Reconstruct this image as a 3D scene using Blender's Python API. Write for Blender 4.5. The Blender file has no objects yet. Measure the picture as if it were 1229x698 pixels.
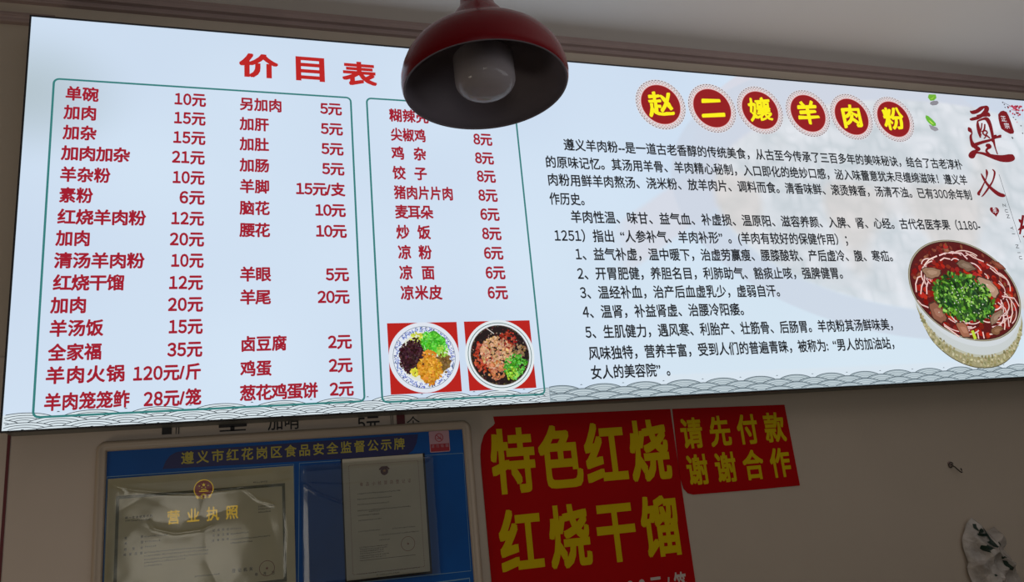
import bpy, bmesh, math, random
import numpy as np
from mathutils import Vector, Matrix

# ------------------------------------------------------------------ camera
CAM_D, CAM_Z = 2.05, 1.55           # camera stands 2.05 m from the wall, eye at 1.55 m
FPX = 975.43
RIGHT = Vector((0.9512, -0.2938, -0.0942)).normalized()
UPV = Vector((0.0079, -0.2820, 0.9594))
UPV = (UPV - RIGHT * UPV.dot(RIGHT)).normalized()
BACK = RIGHT.cross(UPV).normalized()
sc = bpy.context.scene
cam_data = bpy.data.cameras.new('camera')
cam_data.sensor_width = 36.0
cam_data.lens = FPX / 1229 * 36
cam_data.clip_start = 0.02
cam = bpy.data.objects.new('camera', cam_data)
sc.collection.objects.link(cam)
R3 = Matrix((RIGHT, UPV, BACK)).transposed()
cam.matrix_world = Matrix.Translation((0, -CAM_D, CAM_Z)) @ R3.to_4x4()
sc.camera = cam

# ------------------------------------------------------------------ world, light, exposure
world = bpy.data.worlds.new('dim_daylight')
sc.world = world
world.use_nodes = True
world.node_tree.nodes['Background'].inputs[0].default_value = (0.92, 0.96, 1.0, 1)
world.node_tree.nodes['Background'].inputs[1].default_value = 0.24
sc.view_settings.view_transform = 'Standard'
sc.view_settings.look = 'None'
sc.view_settings.exposure = 0.0
sc.view_settings.gamma = 1.0
sc.view_settings.use_curve_mapping = False
LIGHTS = [   # name, location, target, size, watts, colour
    ('left_wall_fill', (-1.7, -1.1, 0.7), (-0.3, 0, 1.4), 0.5, 4.2, (1.0, 0.88, 0.72)),  # added fill without a real window, brightens the lower left wall
    ('ceiling_fill', (1.7, -1.8, 1.85), (1.7, -1.7999, 2.9), 1.3, 12.0, (0.96, 0.96, 1.0)),  # unseen upward fill, added only to lift the ceiling
    ('pocket_glint_fill', (-0.55, -4.3, 1.42), (-0.2, 0, 1.5), 0.8, 5.0, (1.0, 0.93, 0.78)),  # unseen area light added to put glints on the pocket film
]
for n, loc, tgt, size, w, col in LIGHTS:
    ld = bpy.data.lights.new(n, 'AREA'); ld.size = size; ld.energy = w; ld.color = col
    lo = bpy.data.objects.new(n, ld); sc.collection.objects.link(lo); lo.location = loc
    lo.rotation_euler = (Vector(tgt) - Vector(loc)).to_track_quat('-Z', 'Y').to_euler()

# ------------------------------------------------------------------ helpers
C = sc.collection
rnd = random.Random(7)
FACE = 0.09       # how far the light box face stands off the wall


def at(x, y, depth):
    """point of the plane 'depth' metres in front of the wall that shows at photo pixel x, y"""
    d = RIGHT * (x - 614.5) - UPV * (y - 349.0) - BACK * FPX
    t = (CAM_D - depth) / d.y
    return (d.x * t, CAM_Z + d.z * t)


def s2l(c):
    c = c / 255.0
    return c / 12.92 if c <= 0.04045 else ((c + 0.055) / 1.055) ** 2.4


def rgb(r, g, b):
    return (s2l(r), s2l(g), s2l(b), 1.0)


def mat(name, col, rough=0.6, spec=0.5, metal=0.0, bump=0.0, bscale=60, var=0.0, vscale=4, coat=0.0,
        emit=None, es=1.0, trans=0.0, alpha=1.0, ior=1.45, col2=None):
    m = bpy.data.materials.new(name); m.use_nodes = True
    nt = m.node_tree; p = nt.nodes['Principled BSDF']
    p.inputs['Base Color'].default_value = col
    p.inputs['Roughness'].default_value = rough
    p.inputs['Specular IOR Level'].default_value = spec
    p.inputs['Metallic'].default_value = metal
    p.inputs['Coat Weight'].default_value = coat
    p.inputs['Coat Roughness'].default_value = 0.08
    p.inputs['Transmission Weight'].default_value = trans
    p.inputs['Alpha'].default_value = alpha
    p.inputs['IOR'].default_value = ior
    tc = nt.nodes.new('ShaderNodeTexCoord')
    if var > 0 or col2:
        n = nt.nodes.new('ShaderNodeTexNoise'); n.inputs['Scale'].default_value = vscale
        n.inputs['Detail'].default_value = 5
        nt.links.new(tc.outputs['Object'], n.inputs['Vector'])
        r = nt.nodes.new('ShaderNodeValToRGB')
        a = col2 if col2 else tuple(x * (1 - var) for x in col[:3]) + (1,)
        r.color_ramp.elements[0].color = a; r.color_ramp.elements[1].color = col
        r.color_ramp.elements[0].position = 0.35; r.color_ramp.elements[1].position = 0.65
        nt.links.new(n.outputs['Fac'], r.inputs['Fac'])
        nt.links.new(r.outputs['Color'], p.inputs['Base Color'])
    if bump > 0:
        n2 = nt.nodes.new('ShaderNodeTexNoise'); n2.inputs['Scale'].default_value = bscale
        n2.inputs['Detail'].default_value = 4
        nt.links.new(tc.outputs['Object'], n2.inputs['Vector'])
        b = nt.nodes.new('ShaderNodeBump'); b.inputs['Strength'].default_value = bump
        b.inputs['Distance'].default_value = 0.01
        nt.links.new(n2.outputs['Fac'], b.inputs['Height'])
        nt.links.new(b.outputs['Normal'], p.inputs['Normal'])
    if emit:
        p.inputs['Emission Color'].default_value = emit
        p.inputs['Emission Strength'].default_value = es
    return m


def backlit(name, col=None, attr=False, base=(0, 0, 0, 1)):
    """film of the back-lit sign: it gives off the light that passes the ink"""
    m = bpy.data.materials.new(name); m.use_nodes = True
    nt = m.node_tree; p = nt.nodes['Principled BSDF']
    p.inputs['Base Color'].default_value = (0.02, 0.02, 0.02, 1)
    p.inputs['Roughness'].default_value = 0.5
    p.inputs['Specular IOR Level'].default_value = 0.15
    p.inputs['Emission Strength'].default_value = 1.0
    if attr:
        a = nt.nodes.new('ShaderNodeAttribute'); a.attribute_name = 'ink'
        nt.links.new(a.outputs['Color'], p.inputs['Emission Color'])
    else:
        p.inputs['Emission Color'].default_value = col
    return m


def link(name, me, material, parent=None):
    o = bpy.data.objects.new(name, me); C.objects.link(o)
    if material is not None and not me.materials:
        me.materials.append(material)
    if parent is not None:
        o.parent = parent
    return o


def tag(o, label=None, cat=None, group=None, kind=None):
    if label: o['label'] = label
    if cat: o['category'] = cat
    if group: o['group'] = group
    if kind: o['kind'] = kind
    return o


def thing(name, label, cat, loc=(0, 0, 0), group=None):
    o = bpy.data.objects.new(name, None); C.objects.link(o)
    o.location = loc; o.empty_display_size = 0.05
    return tag(o, label, cat, group)


class MB:
    """collects vertices, faces and (optionally) a colour for each face"""
    def __init__(s): s.v = []; s.f = []; s.c = []

    def add(s, vs, fs, col=None):
        o = len(s.v); s.v += [tuple(v) for v in vs]
        for f in fs:
            s.f.append(tuple(i + o for i in f)); s.c.append(col or (1, 1, 1, 1))

    def box(s, x0, x1, y0, y1, z0, z1, col=None):
        v = [(x, y, z) for x in (x0, x1) for y in (y0, y1) for z in (z0, z1)]
        s.add(v, [(0, 1, 3, 2), (4, 6, 7, 5), (0, 4, 5, 1), (2, 3, 7, 6), (0, 2, 6, 4), (1, 5, 7, 3)], col)

    def poly(s, pts, y, col=None):
        s.add([(p[0], y, p[1]) for p in pts], [tuple(range(len(pts)))], col)

    def ribbon(s, pts, ws, y, col=None):
        n = len(pts); vs = []
        if not hasattr(ws, '__len__'): ws = [ws] * n
        for i in range(n):
            a = pts[max(i - 1, 0)]; b = pts[min(i + 1, n - 1)]
            dx, dz = b[0] - a[0], b[1] - a[1]; L = math.hypot(dx, dz) or 1e-9
            nx, nz = -dz / L * ws[i] / 2, dx / L * ws[i] / 2
            vs += [(pts[i][0] + nx, y, pts[i][1] + nz), (pts[i][0] - nx, y, pts[i][1] - nz)]
        s.add(vs, [(2 * i, 2 * i + 1, 2 * i + 3, 2 * i + 2) for i in range(n - 1)], col)

    def tube(s, pts, r, seg=8, cap=True):
        pts = [Vector(p) for p in pts]; n = len(pts); vs = []
        rs = r if hasattr(r, '__len__') else [r] * n
        ref = Vector((0.13, 0.3, 0.9)).normalized()
        for i in range(n):
            t = (pts[min(i + 1, n - 1)] - pts[max(i - 1, 0)]).normalized()
            a = t.cross(ref).normalized() if abs(t.dot(ref)) < 0.98 else t.cross(Vector((1, 0, 0))).normalized()
            b = t.cross(a)
            for k in range(seg):
                th = 2 * math.pi * k / seg
                vs.append(pts[i] + (a * math.cos(th) + b * math.sin(th)) * rs[i])
        fs = [(i * seg + k, i * seg + (k + 1) % seg, (i + 1) * seg + (k + 1) % seg, (i + 1) * seg + k)
              for i in range(n - 1) for k in range(seg)]
        if cap:
            fs += [tuple(range(seg))[::-1], tuple((n - 1) * seg + k for k in range(seg))]
        s.add(vs, fs)

    def lathe(s, prof, seg=64, closed=False):
        vs = []; n = len(prof)
        for r, z in prof:
            for k in range(seg):
                th = 2 * math.pi * k / seg
                vs.append((r * math.cos(th), r * math.sin(th), z))
        m = n if closed else n - 1
        fs = [(i * seg + k, i * seg + (k + 1) % seg, ((i + 1) % n) * seg + (k + 1) % seg, ((i + 1) % n) * seg + k)
              for i in range(m) for k in range(seg)]
        s.add(vs, fs)

    def build(s, name, material, parent=None, smooth=False, ink=False, recalc=False):
        me = bpy.data.meshes.new(name)
        me.from_pydata(s.v, [], s.f)
        if ink:
            ca = me.color_attributes.new('ink', 'FLOAT_COLOR', 'CORNER')
            buf = []
            for p, c in zip(s.f, s.c):
                buf += list(c) * len(p)
            ca.data.foreach_set('color', buf)
        if recalc:
            bm = bmesh.new(); bm.from_mesh(me)
            bmesh.ops.recalc_face_normals(bm, faces=bm.faces[:]); bm.to_mesh(me); bm.free()
        if smooth:
            for p in me.polygons: p.use_smooth = True
        me.update()
        return link(name, me, material, parent)


def circ(cx, cz, r, n=48, a0=0.0):
    return [(cx + r * math.cos(a0 + 2 * math.pi * k / n), cz + r * math.sin(a0 + 2 * math.pi * k / n)) for k in range(n)]


def rrect(x0, x1, z0, z1, r, n=6):
    pts = []
    for cx, cz, a in ((x1 - r, z1 - r, 0), (x0 + r, z1 - r, 90), (x0 + r, z0 + r, 180), (x1 - r, z0 + r, 270)):
        for k in range(n + 1):
            t = math.radians(a + 90 * k / n); pts.append((cx + r * math.cos(t), cz + r * math.sin(t)))
    return pts


# ---- glyphs: outlines of Blender's built-in font, one cached mesh for each character and weight
_fc = bpy.data.curves.new('glyph_source', 'FONT'); _fc.resolution_u = 3; _fc.size = 1.0
_fo = bpy.data.objects.new('glyph_source', _fc); C.objects.link(_fo)
_cache = {}; _adv = {}; SQUARE = [False]


def _mesh(body, w):
    _fc.body = body; _fc.offset = w
    bpy.context.view_layer.update()
    ev = _fo.evaluated_get(bpy.context.evaluated_depsgraph_get())
    me = ev.to_mesh()
    vs = [(v.co.x, v.co.y, 0.0) for v in me.vertices]; fs = [tuple(p.vertices) for p in me.polygons]
    ev.to_mesh_clear()
    return vs, fs


def _w(body):
    vs, _ = _mesh(body, 0); return max(v[0] for v in vs) - min(v[0] for v in vs)


_vs, _ = _mesh('国', 0)
G_H = max(v[1] for v in _vs) - min(v[1] for v in _vs)
G_MID = (max(v[1] for v in _vs) + min(v[1] for v in _vs)) / 2
_base = _w('国国'); G_ADV = _base - _w('国')
PUNCT = '，。、；：'


FULL = {c: chr(ord(c) + 0xFEE0) for c in '0123456789'}     # the wide digits carry the heavier sans figures


def adv(ch):
    if ch in FULL: return G_ADV * 0.60
    if ch in '“”': return G_ADV * 0.9
    if ch == '/': return G_ADV * 0.34
    if ord(ch) > 0x2e80 and ch not in '“”':
        return G_ADV
    if ch not in _adv:
        _adv[ch] = _w('国' + ch + '国') - _base
    return _adv[ch]


def glyph(ch, w):
    if (ch, w) not in _cache:
        if (ch, 0) not in _cache:
            _cache[(ch, 0)] = _mesh(ch, 0) if ch.strip() else ([], [])
        if w > 0:      # bolder cut: the outline swept round a small circle
            vs, fs = _cache[(ch, 0)]; n = len(vs); V_, F_ = [], []
            if SQUARE[0]: offs = [(-1, -1), (1, -1), (1, 1), (-1, 1), (0, -1), (0, 1), (-1, 0), (1, 0)]
            else:
                k_ = 6 if w < 0.028 else 10
                offs = [(math.cos(2 * math.pi * (q + .5) / k_), math.sin(2 * math.pi * (q + .5) / k_)) for q in range(k_)]
            for q, (ox, oy) in enumerate(offs):
                V_ += [(x + w * ox, y + w * oy, q * 1.2e-5) for x, y, *_r in vs]
                F_ += [tuple(i + q * n for i in f) for f in fs]
            _cache[(ch, w)] = (V_, F_)
    return _cache[(ch, w)]


def put_text(mb, text, x0, x1, z, h, y, w=0.0, sx=1.0, col=None, fn=None, squash=True):
    """sets 'text' from x0 to x1, centred on height z; h is the height of a full character"""
    s = h / G_H
    advs = [adv(c) * s * sx for c in text]
    side = (G_ADV - G_H * 0.95) * s * sx * 0.5
    nat = sum(advs) - 2 * side
    n = len(text)
    gap = 0; k = 1.0
    if x1 is not None and n > 1:
        gap = (x1 - x0 - nat) / (n - 1)
        if gap < -0.06 * s * sx and squash:
            k = (x1 - x0) / nat; gap = 0
    x = x0 - side * k
    for ch, a in zip(text, advs):
        vs, fs = glyph(FULL.get(ch, ch), w)
        if fs:
            dx = 0.0; fx = 1.0
            if ch in FULL:        # centre the wide figure in its narrow cell
                mx = (min(v[0] for v in vs) + max(v[0] for v in vs)) / 2; fx = 0.92
                dx = a / (s * sx) / 2 - mx * fx
            elif ch == '“': dx = 0.5 * G_ADV
            P = [(x + (vx * fx + dx) * s * sx * k, z + (vy - G_MID) * s, dd) for vx, vy, dd in vs]
            if fn: P = [fn(p[0], p[1]) + (p[2],) for p in P]
            mb.add([(p[0], y - p[2], p[1]) for p in P], fs, col)
        x += a * k + gap


def px_text(mb, text, pl, pr, hpx, depth, w=0.0, sx=1.0, col=None, fn=None):
    a = at(pl[0], pl[1], depth); b = at(pr[0], pr[1], depth)
    xm, ym = (pl[0] + pr[0]) / 2, (pl[1] + pr[1]) / 2
    h = at(xm, ym - hpx / 2, depth)[1] - at(xm, ym + hpx / 2, depth)[1]
    put_text(mb, text, a[0], b[0], (a[1] + b[1]) / 2, h, -depth, w, sx, col, fn)


# ------------------------------------------------------------------ the setting
M_wall = mat('cream_painted_wall', rgb(205, 190, 172), 0.75, 0.3, bump=0.05, bscale=90, var=0.10, vscale=1.3)
M_ceil = mat('white_painted_ceiling', rgb(222, 216, 210), 0.85, 0.2, var=0.04, vscale=1.0)
M_trim = mat('painted_cornice', rgb(172, 150, 144), 0.6, 0.3, var=0.1, vscale=6)
M_floor = mat('floor_tile', rgb(130, 118, 105), 0.4, 0.5, var=0.2, vscale=3)

XL, XR, YF, ZC = -3.2, 6.0, -6.0, 2.947


def slab(name, a, m):
    mb = MB(); mb.box(*a); o = mb.build(name, m, recalc=True); o['kind'] = 'structure'; return o


slab('wall_back', (XL, XR, 0, 0.12, 0, ZC), M_wall)
slab('wall_left', (XL - 0.12, XL, YF, 0.12, 0, ZC), M_wall)
slab('wall_right', (XR, XR + 0.12, YF, 0.12, 0, ZC), M_wall)
slab('ceiling', (XL - 0.12, XR + 0.12, YF, 0.12, ZC, ZC + 0.1), M_ceil)
slab('floor', (XL - 0.12, XR + 0.12, YF, 0.12, -0.1, 0), M_floor)


def moulding(name, prof, x0, x1, m):
    mb = MB(); n = len(prof)
    mb.add([(x, -d, z) for x in (x0, x1) for d, z in prof],
           [(i, (i + 1) % n, n + (i + 1) % n, n + i) for i in range(n)] + [tuple(range(n))[::-1], tuple(range(n, 2 * n))])
    o = mb.build(name, m, recalc=True); o['kind'] = 'structure'; return o


def bulge(d0, z0, d1, z1, push, n=6):
    out = []
    for k in range(n + 1):
        t = k / n; s_ = math.sin(math.pi * t) * push
        out.append((d0 + (d1 - d0) * t + s_ * 0.7, z0 + (z1 - z0) * t - s_ * 0.7))
    return out


cz = 2.918
moulding('trim_1', [(0, cz)] + bulge(0.010, cz, 0.014, cz + 0.008, 0.004) + [(0.016, cz + 0.011)] +
         bulge(0.024, cz + 0.012, 0.030, cz + 0.018, 0.004) + [(0.032, cz + 0.022), (0.040, cz + 0.029), (0, cz + 0.029)],
         XL, XR, M_trim)
moulding('trim_2', [(0, 2.856)] + bulge(0.008, 2.857, 0.012, 2.866, 0.004) + [(0.010, 2.869)] +
         bulge(0.013, 2.874, 0.010, 2.887, 0.006) + [(0, 2.889)], XL, -0.465, M_trim)

# ------------------------------------------------------------------ the back-lit menu light box
LX0, LX1, LZ0, LZ1 = -0.4962, 2.86, 1.823, 2.825
box = thing('menu_light_box', 'long glowing white menu light box with red and black lettering along the wall top', 'light box',
            (0, 0, LZ0))
OFF = Vector((0, 0, -LZ0))


def part(mb, name, m, parent=None, **k):
    """child of the light box (its Empty stands at the base of the box)"""
    par = parent or box
    o = mb.build(name, m, par, **k)
    if par is box:
        o.location = (0, 0, -LZ0)
    return o


M_black = mat('black_aluminium', rgb(38, 38, 42), 0.45, 0.5)
M_side = mat('grey_aluminium', rgb(120, 122, 116), 0.4, 0.5, metal=0.3)
mb = MB(); mb.box(LX0, LX1, -FACE + 0.004, -0.006, LZ0 - 0.001, LZ1 + 0.001)
part(mb, 'box_body', M_side, recalc=True)
for (a, b, c, d) in ((LX0 - 0.004, LX0, LZ0 - 0.003, LZ1 + 0.004), (LX1, LX1 + 0.004, LZ0 - 0.003, LZ1 + 0.004),
                     (LX0, LX1, LZ1, LZ1 + 0.004), (LX0, LX1, LZ0 - 0.003, LZ0)):
    mb = MB(); mb.box(a, b, -FACE - 0.002, -FACE + 0.012, c, d)
    part(mb, 'frame_edge', M_black, recalc=True)

# printed film: colours of the print as a field on a fine grid
rs = np.random.RandomState(4)


def vnoise(X, Z, s):
    g = rs.rand(64, 64); x = X * s; z = Z * s
    xi = np.floor(x).astype(int); zi = np.floor(z).astype(int); fx = x - xi; fz = z - zi
    fx = fx * fx * (3 - 2 * fx); fz = fz * fz * (3 - 2 * fz)
    G = lambda i, j: g[i % 64, j % 64]
    return (G(xi, zi) * (1 - fx) + G(xi + 1, zi) * fx) * (1 - fz) + (G(xi, zi + 1) * (1 - fx) + G(xi + 1, zi + 1) * fx) * fz


def sm(a, b, x):
    t = np.clip((x - a) / (b - a), 0, 1); return t * t * (3 - 2 * t)


NX, NZ = 680, 210
gx = np.linspace(LX0, LX1, NX); gz = np.linspace(LZ0, LZ1, NZ)
X, Z = np.meshgrid(gx, gz)
lo_n = vnoise(X, Z, 1.7) * 0.6 + vnoise(X, Z, 4.1) * 0.4
col = np.zeros(X.shape + (3,))
A = np.array([200, 216, 236.]); B = np.array([214, 231, 247.])
col[:] = A + (B - A) * lo_n[..., None]
# uneven backlight put into the film colour: the left end is dimmer and greyer, the right half lighter
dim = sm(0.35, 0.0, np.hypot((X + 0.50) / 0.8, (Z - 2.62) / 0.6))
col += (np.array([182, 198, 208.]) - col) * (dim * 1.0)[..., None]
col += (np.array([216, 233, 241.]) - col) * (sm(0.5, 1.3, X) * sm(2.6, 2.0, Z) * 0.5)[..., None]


def seg_side(p, q):      # >0 on the left of the line p->q
    return (q[0] - p[0]) * (Z - p[1]) - (q[1] - p[1]) * (X - p[0])


# pale backdrop photograph: chopsticks and a plate of noodles behind the lettering
pa, pb = at(800, 232, FACE), at(985, 102, FACE)
d1 = seg_side(pa, pb) / math.hypot(pb[0] - pa[0], pb[1] - pa[1])
stick = sm(-0.02, 0.0, -d1) * sm(-0.13, -0.11, d1) * sm(0.95, 1.05, X)
col += (np.array([214, 216, 226.]) - col) * (stick * 0.8)[..., None]
pa, pb = at(860, 232, FACE), at(1090, 112, FACE)
c0 = at(1050, 220, FACE)
disc = sm(1.0, 0.985, np.hypot((X - c0[0]) / 0.66, (Z - c0[1] - 0.05) / 0.42))
col += (np.array([216, 213, 222.]) - col) * (disc * 0.75 * sm(1.2, 1.5, X))[..., None]
c1 = at(1130, 250, FACE)
plate = sm(1.0, 0.985, np.hypot((X - c1[0]) / 1.0, (Z - c1[1] - 0.05) / 0.50))
food = sm(1.0, 0.96, np.hypot((X - c1[0] - 0.05) / 0.92, (Z - c1[1] - 0.02) / 0.385))
rim = np.clip(plate - food, 0, 1)
n1 = np.abs(vnoise(X + 0.3 * Z, Z, 14) - 0.5) * 2; n2 = np.abs(vnoise(X, Z, 31) - 0.5) * 2; n3 = vnoise(X, Z, 7)
tex = n1 * 0.5 + n2 * 0.3 + n3 * 0.3
fc = np.array([192, 202, 208.]) + (np.array([226, 230, 236.]) - np.array([192, 202, 208.])) * np.clip(tex * 1.4, 0, 1)[..., None]
warm = sm(0.55, 0.8, vnoise(X, Z, 5))
fc = fc + (np.array([214, 204, 196.]) - fc) * (warm * 0.5)[..., None]
col += (np.array([203, 212, 226.]) - col) * (rim * 0.75)[..., None]
col += (fc - col) * (food * 0.92 * sm(0.95, 1.35, X))[..., None]
# white strip under the picture
pz = at(1100, 436, FACE)[1]
strip = sm(pz + 0.004, pz - 0.004, Z) * sm(0.9, 1.1, X)
col += (np.array([216, 228, 238.]) - col) * (strip * 0.85)[..., None]
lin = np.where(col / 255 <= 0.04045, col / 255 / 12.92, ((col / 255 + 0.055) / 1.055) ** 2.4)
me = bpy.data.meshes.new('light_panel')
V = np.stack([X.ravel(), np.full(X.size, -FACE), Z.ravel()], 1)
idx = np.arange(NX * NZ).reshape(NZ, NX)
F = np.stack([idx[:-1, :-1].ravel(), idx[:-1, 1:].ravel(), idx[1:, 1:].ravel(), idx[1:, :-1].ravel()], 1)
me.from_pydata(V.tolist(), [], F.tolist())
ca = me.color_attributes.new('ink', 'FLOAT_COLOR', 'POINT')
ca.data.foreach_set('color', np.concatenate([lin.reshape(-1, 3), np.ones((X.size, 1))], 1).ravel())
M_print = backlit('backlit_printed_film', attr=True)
o = link('light_panel', me, M_print, box); o.location = (0, 0, -LZ0)

INK_RED = rgb(160, 24, 44); INK_TITLE = rgb(186, 32, 30); INK_TEAL = rgb(52, 124, 122); INK_BLACK = rgb(28, 31, 36)
M_red = backlit('dark_red_ink', INK_RED); M_title = backlit('title_red_ink', INK_TITLE)
M_teal = backlit('teal_ink', INK_TEAL); M_blackink = backlit('black_ink', INK_BLACK)
M_yel = backlit('yellow_ink', rgb(250, 238, 20)); M_maroon = backlit('maroon_ink', rgb(122, 20, 28))
M_pale = backlit('pale_print', rgb(226, 226, 232))
TY = FACE + 0.0012     # lettering level

# wave border along the bottom edge (flat print)


def waves(x0, x1, P, z0, zt, line, fill, alt, name, lw):
    mb = MB(); y = -FACE - 0.0003
    AH = 0.021
    for j in range(5):
        pk = zt - 0.0103 * j; zb = pk - AH; ph = 0.5 * (j % 2)
        k = math.floor((x0 / P)) - 1
        while k * P < x1 + P:
            cx = (k + ph) * P + (0.072 if P > 0.125 else 0.044); k += 1
            y -= 0.0000012
            for q, rr in enumerate((1.0, 0.76, 0.52, 0.30)):
                top = []
                for i in range(25):
                    t = math.pi * i / 24
                    top.append((cx + P * 0.50 * rr * math.cos(t), zb + AH * rr * math.sin(t)))
                top = [(min(max(a, x0), x1), max(b, z0 + .0002)) for a, b in top]
                if top[0][0] - top[-1][0] < 1e-4 or pk * rr < 0: continue
                if q == 0:
                    mb.poly(top, y, fill)
                pts = [p for i, p in enumerate(top) if x0 < p[0] < x1 and p[1] > z0 + 0.0006]
                if len(pts) > 2:
                    mb.ribbon(pts, lw if q else lw * 1.15, y - 0.0000006, line if (q == 0 or not alt) else alt)
            # the small dot between two crests of the top row
            if j == 0:
                dx = cx + P * 0.5
                if x0 < dx < x1: mb.poly([(dx - 0.004, zt - 0.001), (dx + 0.004, zt - 0.001), (dx, zt + 0.0012)], y - 0.0000007, line)
    o = part(mb, name, M_print, ink=True); o['kind'] = 'stuff'; return o


waves(LX0, 0.735, 0.1325, LZ0, 1.859, rgb(48, 58, 66), rgb(214, 226, 232), None, 'wave_border', 0.0013)
waves(0.735, LX1, 0.1205, LZ0, 1.864, rgb(66, 80, 88), rgb(158, 174, 182), rgb(220, 232, 236), 'wave_border', 0.0014)

# teal rounded frames round the price columns
for (x0, x1, zt, zb) in ((-0.4395, 0.263, 2.660, 1.8485), (0.3055, 0.7235, 2.662, 1.8435)):
    mb = MB(); pts = rrect(x0, x1, zb, zt, 0.012, 5)
    pts = pts + [pts[0]]
    mb.ribbon(pts, 0.0048, -FACE - 0.0007)
    part(mb, 'teal_frame_line', M_teal)

# title
SQUARE[0] = True
for ch, l, r, yy in (('价', 287, 334, 79), ('目', 355, 389.5, 83), ('表', 410.5, 452, 88.5)):
    mb = MB(); a = at(l, yy, TY); b = at(r, yy, TY)
    vs, fs = glyph(ch, 0.030)
    xs = [v[0] for v in vs]; ys = [v[1] for v in vs]
    zt = at((l + r) / 2, yy - 14.3, TY)[1]; zb = at((l + r) / 2, yy + 14.3, TY)[1]
    mb.add([(a[0] + (v[0] - min(xs)) / (max(xs) - min(xs)) * (b[0] - a[0]), -TY - v[2],
             zb + (v[1] - min(ys)) / (max(ys) - min(ys)) * (zt - zb)) for v in vs], fs)
    part(mb, 'title_character', M_title)
SQUARE[0] = False

ROWS1 = [('单碗', (80, 113), (117, 113), '10元', (210.5, 119), (246, 120)),
         ('加肉', (78, 135), (115, 136), '15元', (210, 142), (245.5, 142)),
         ('加杂', (77, 159), (114.5, 160), '15元', (209, 165), (245.3, 165.5)),
         ('加肉加杂', (75, 184), (154.7, 186), '21元', (207.5, 188.6), (244.5, 189)),
         ('羊杂粉', (73.5, 209), (131, 211), '10元', (208.3, 213), (244.3, 213)),
         ('素粉', (72.5, 234), (110, 235), '6元', (216.5, 237), (244.2, 237)),
         ('红烧羊肉粉', (70.6, 261), (173.7, 261), '12元', (206.6, 262), (243.6, 262)),
         ('加肉', (68.5, 286), (107.3, 286), '20元', (205, 287), (243.6, 287)),
         ('清汤羊肉粉', (66.5, 313), (171.9, 312.5), '10元', (206.5, 312.5), (243.2, 312.5)),
         ('红烧干馏', (65.3, 339.5), (148, 339), '12元', (204, 339), (242.3, 339)),
         ('加肉', (62.3, 366.5), (102.8, 366), '20元', (202.8, 365.2), (242.3, 365)),
         ('羊汤饭', (61, 394), (122.6, 393.5), '15元', (203.6, 391.8), (242, 391.5)),
         ('全家福', (59.4, 423), (120.6, 422), '35元', (202, 419.2), (241.5, 419)),
         ('羊肉火锅', (56.5, 450), (148.3, 448.5), '120元/斤', (161, 448), (240.2, 446)),
         ('羊肉笼笼鲊', (54.4, 482), (154.3, 479.5), '28元/笼', (173.7, 478), (240.2, 477))]
ROWS2 = [('另加肉', (289, 125), (337.5, 127), '5元', (385.2, 130.5), (409, 131)),
         ('加肝', (289, 148.5), (321.5, 150), '5元', (386, 154.6), (410.2, 155)),
         ('加肚', (289, 173), (321.5, 173.5), '5元', (386.7, 178.5), (411, 179)),
         ('加肠', (289, 198), (322, 199), '5元', (387.5, 202.4), (412, 203)),
         ('羊脚', (289, 223.7), (322.2, 224), '15元/支', (356.2, 226.5), (413, 227.5)),
         ('脑花', (289, 249.5), (322.4, 250), '10元', (379.3, 252), (413.6, 252.5)),
         ('腰花', (289, 276), (322.8, 276.3), '10元', (380.2, 277), (414.8, 277.5)),
         ('羊眼', (289.2, 329), (324, 329.2), '5元', (392, 329.3), (417.5, 329.3)),
         ('羊尾', (289.4, 356.6), (324, 356.6), '20元', (382.3, 356.3), (418.2, 356)),
         ('卤豆腐', (289.9, 412.6), (343, 412), '2元', (394.8, 410.3), (420.9, 409.8)),
         ('鸡蛋', (289.9, 442.4), (324.6, 441.6), '2元', (395.8, 438.4), (421.7, 437.8)),
         ('葱花鸡蛋饼', (289.2, 471.5), (380.4, 468.5), '2元', (396.9, 467), (423.1, 466))]
ROWS3 = [('糊辣壳', (468.2, 138), (513, 141), '8元', (566, 144), (586, 145)),
         ('尖椒鸡', (470, 161.5), (510, 163), '8元', (569, 167), (589.5, 167.6)),
         ('鸡 杂', (471, 183.8), (510.3, 185), '8元', (571, 189.5), (591.4, 190)),
         ('饺 子', (472.3, 207.5), (511.3, 208.5), '8元', (573.2, 211.4), (593.7, 211.8)),
         ('猪肉片片肉', (474, 231), (543, 232.5), '8元', (575, 234.2), (595.9, 234.6)),
         ('麦耳朵', (475.2, 254.2), (518.8, 255), '6元', (577.3, 257), (598.2, 257.3)),
         ('炒 饭', (476.8, 278.6), (515.6, 278.8), '8元', (579.5, 280.2), (600.5, 280.3)),
         ('凉 粉', (478.9, 302.8), (517, 302.9), '6元', (581.7, 303.6), (602.7, 303.6)),
         ('凉 面', (480.5, 327.3), (520.6, 327.1), '6元', (583.7, 327.2), (605.2, 327)),
         ('凉米皮', (482, 351.5), (529.5, 351), '6元', (586.2, 351.2), (608.2, 350.8))]
for rows, hpx in ((ROWS1, 15.5), (ROWS2, 15.0), (ROWS3, 15.0)):
    for nm, a, b, pr, c, d in rows:
        yk = a[1]
        hh = {0: 0.0348}.get(0) if rows is ROWS1 else (0.0338 if rows is ROWS2 else 0.0352)
        for pn, txt, p, q, w in (('dish_name', nm, a, b, 0.033), ('dish_price', pr, c, d, 0.036)):
            mb = MB()
            P0 = at(*p, TY); P1 = at(*q, TY)
            put_text(mb, txt, P0[0], P1[0], (P0[1] + P1[1]) / 2, hh, -TY, w, 0.96 if rows is not ROWS3 else 0.88)
            part(mb, pn, M_red)

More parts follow.
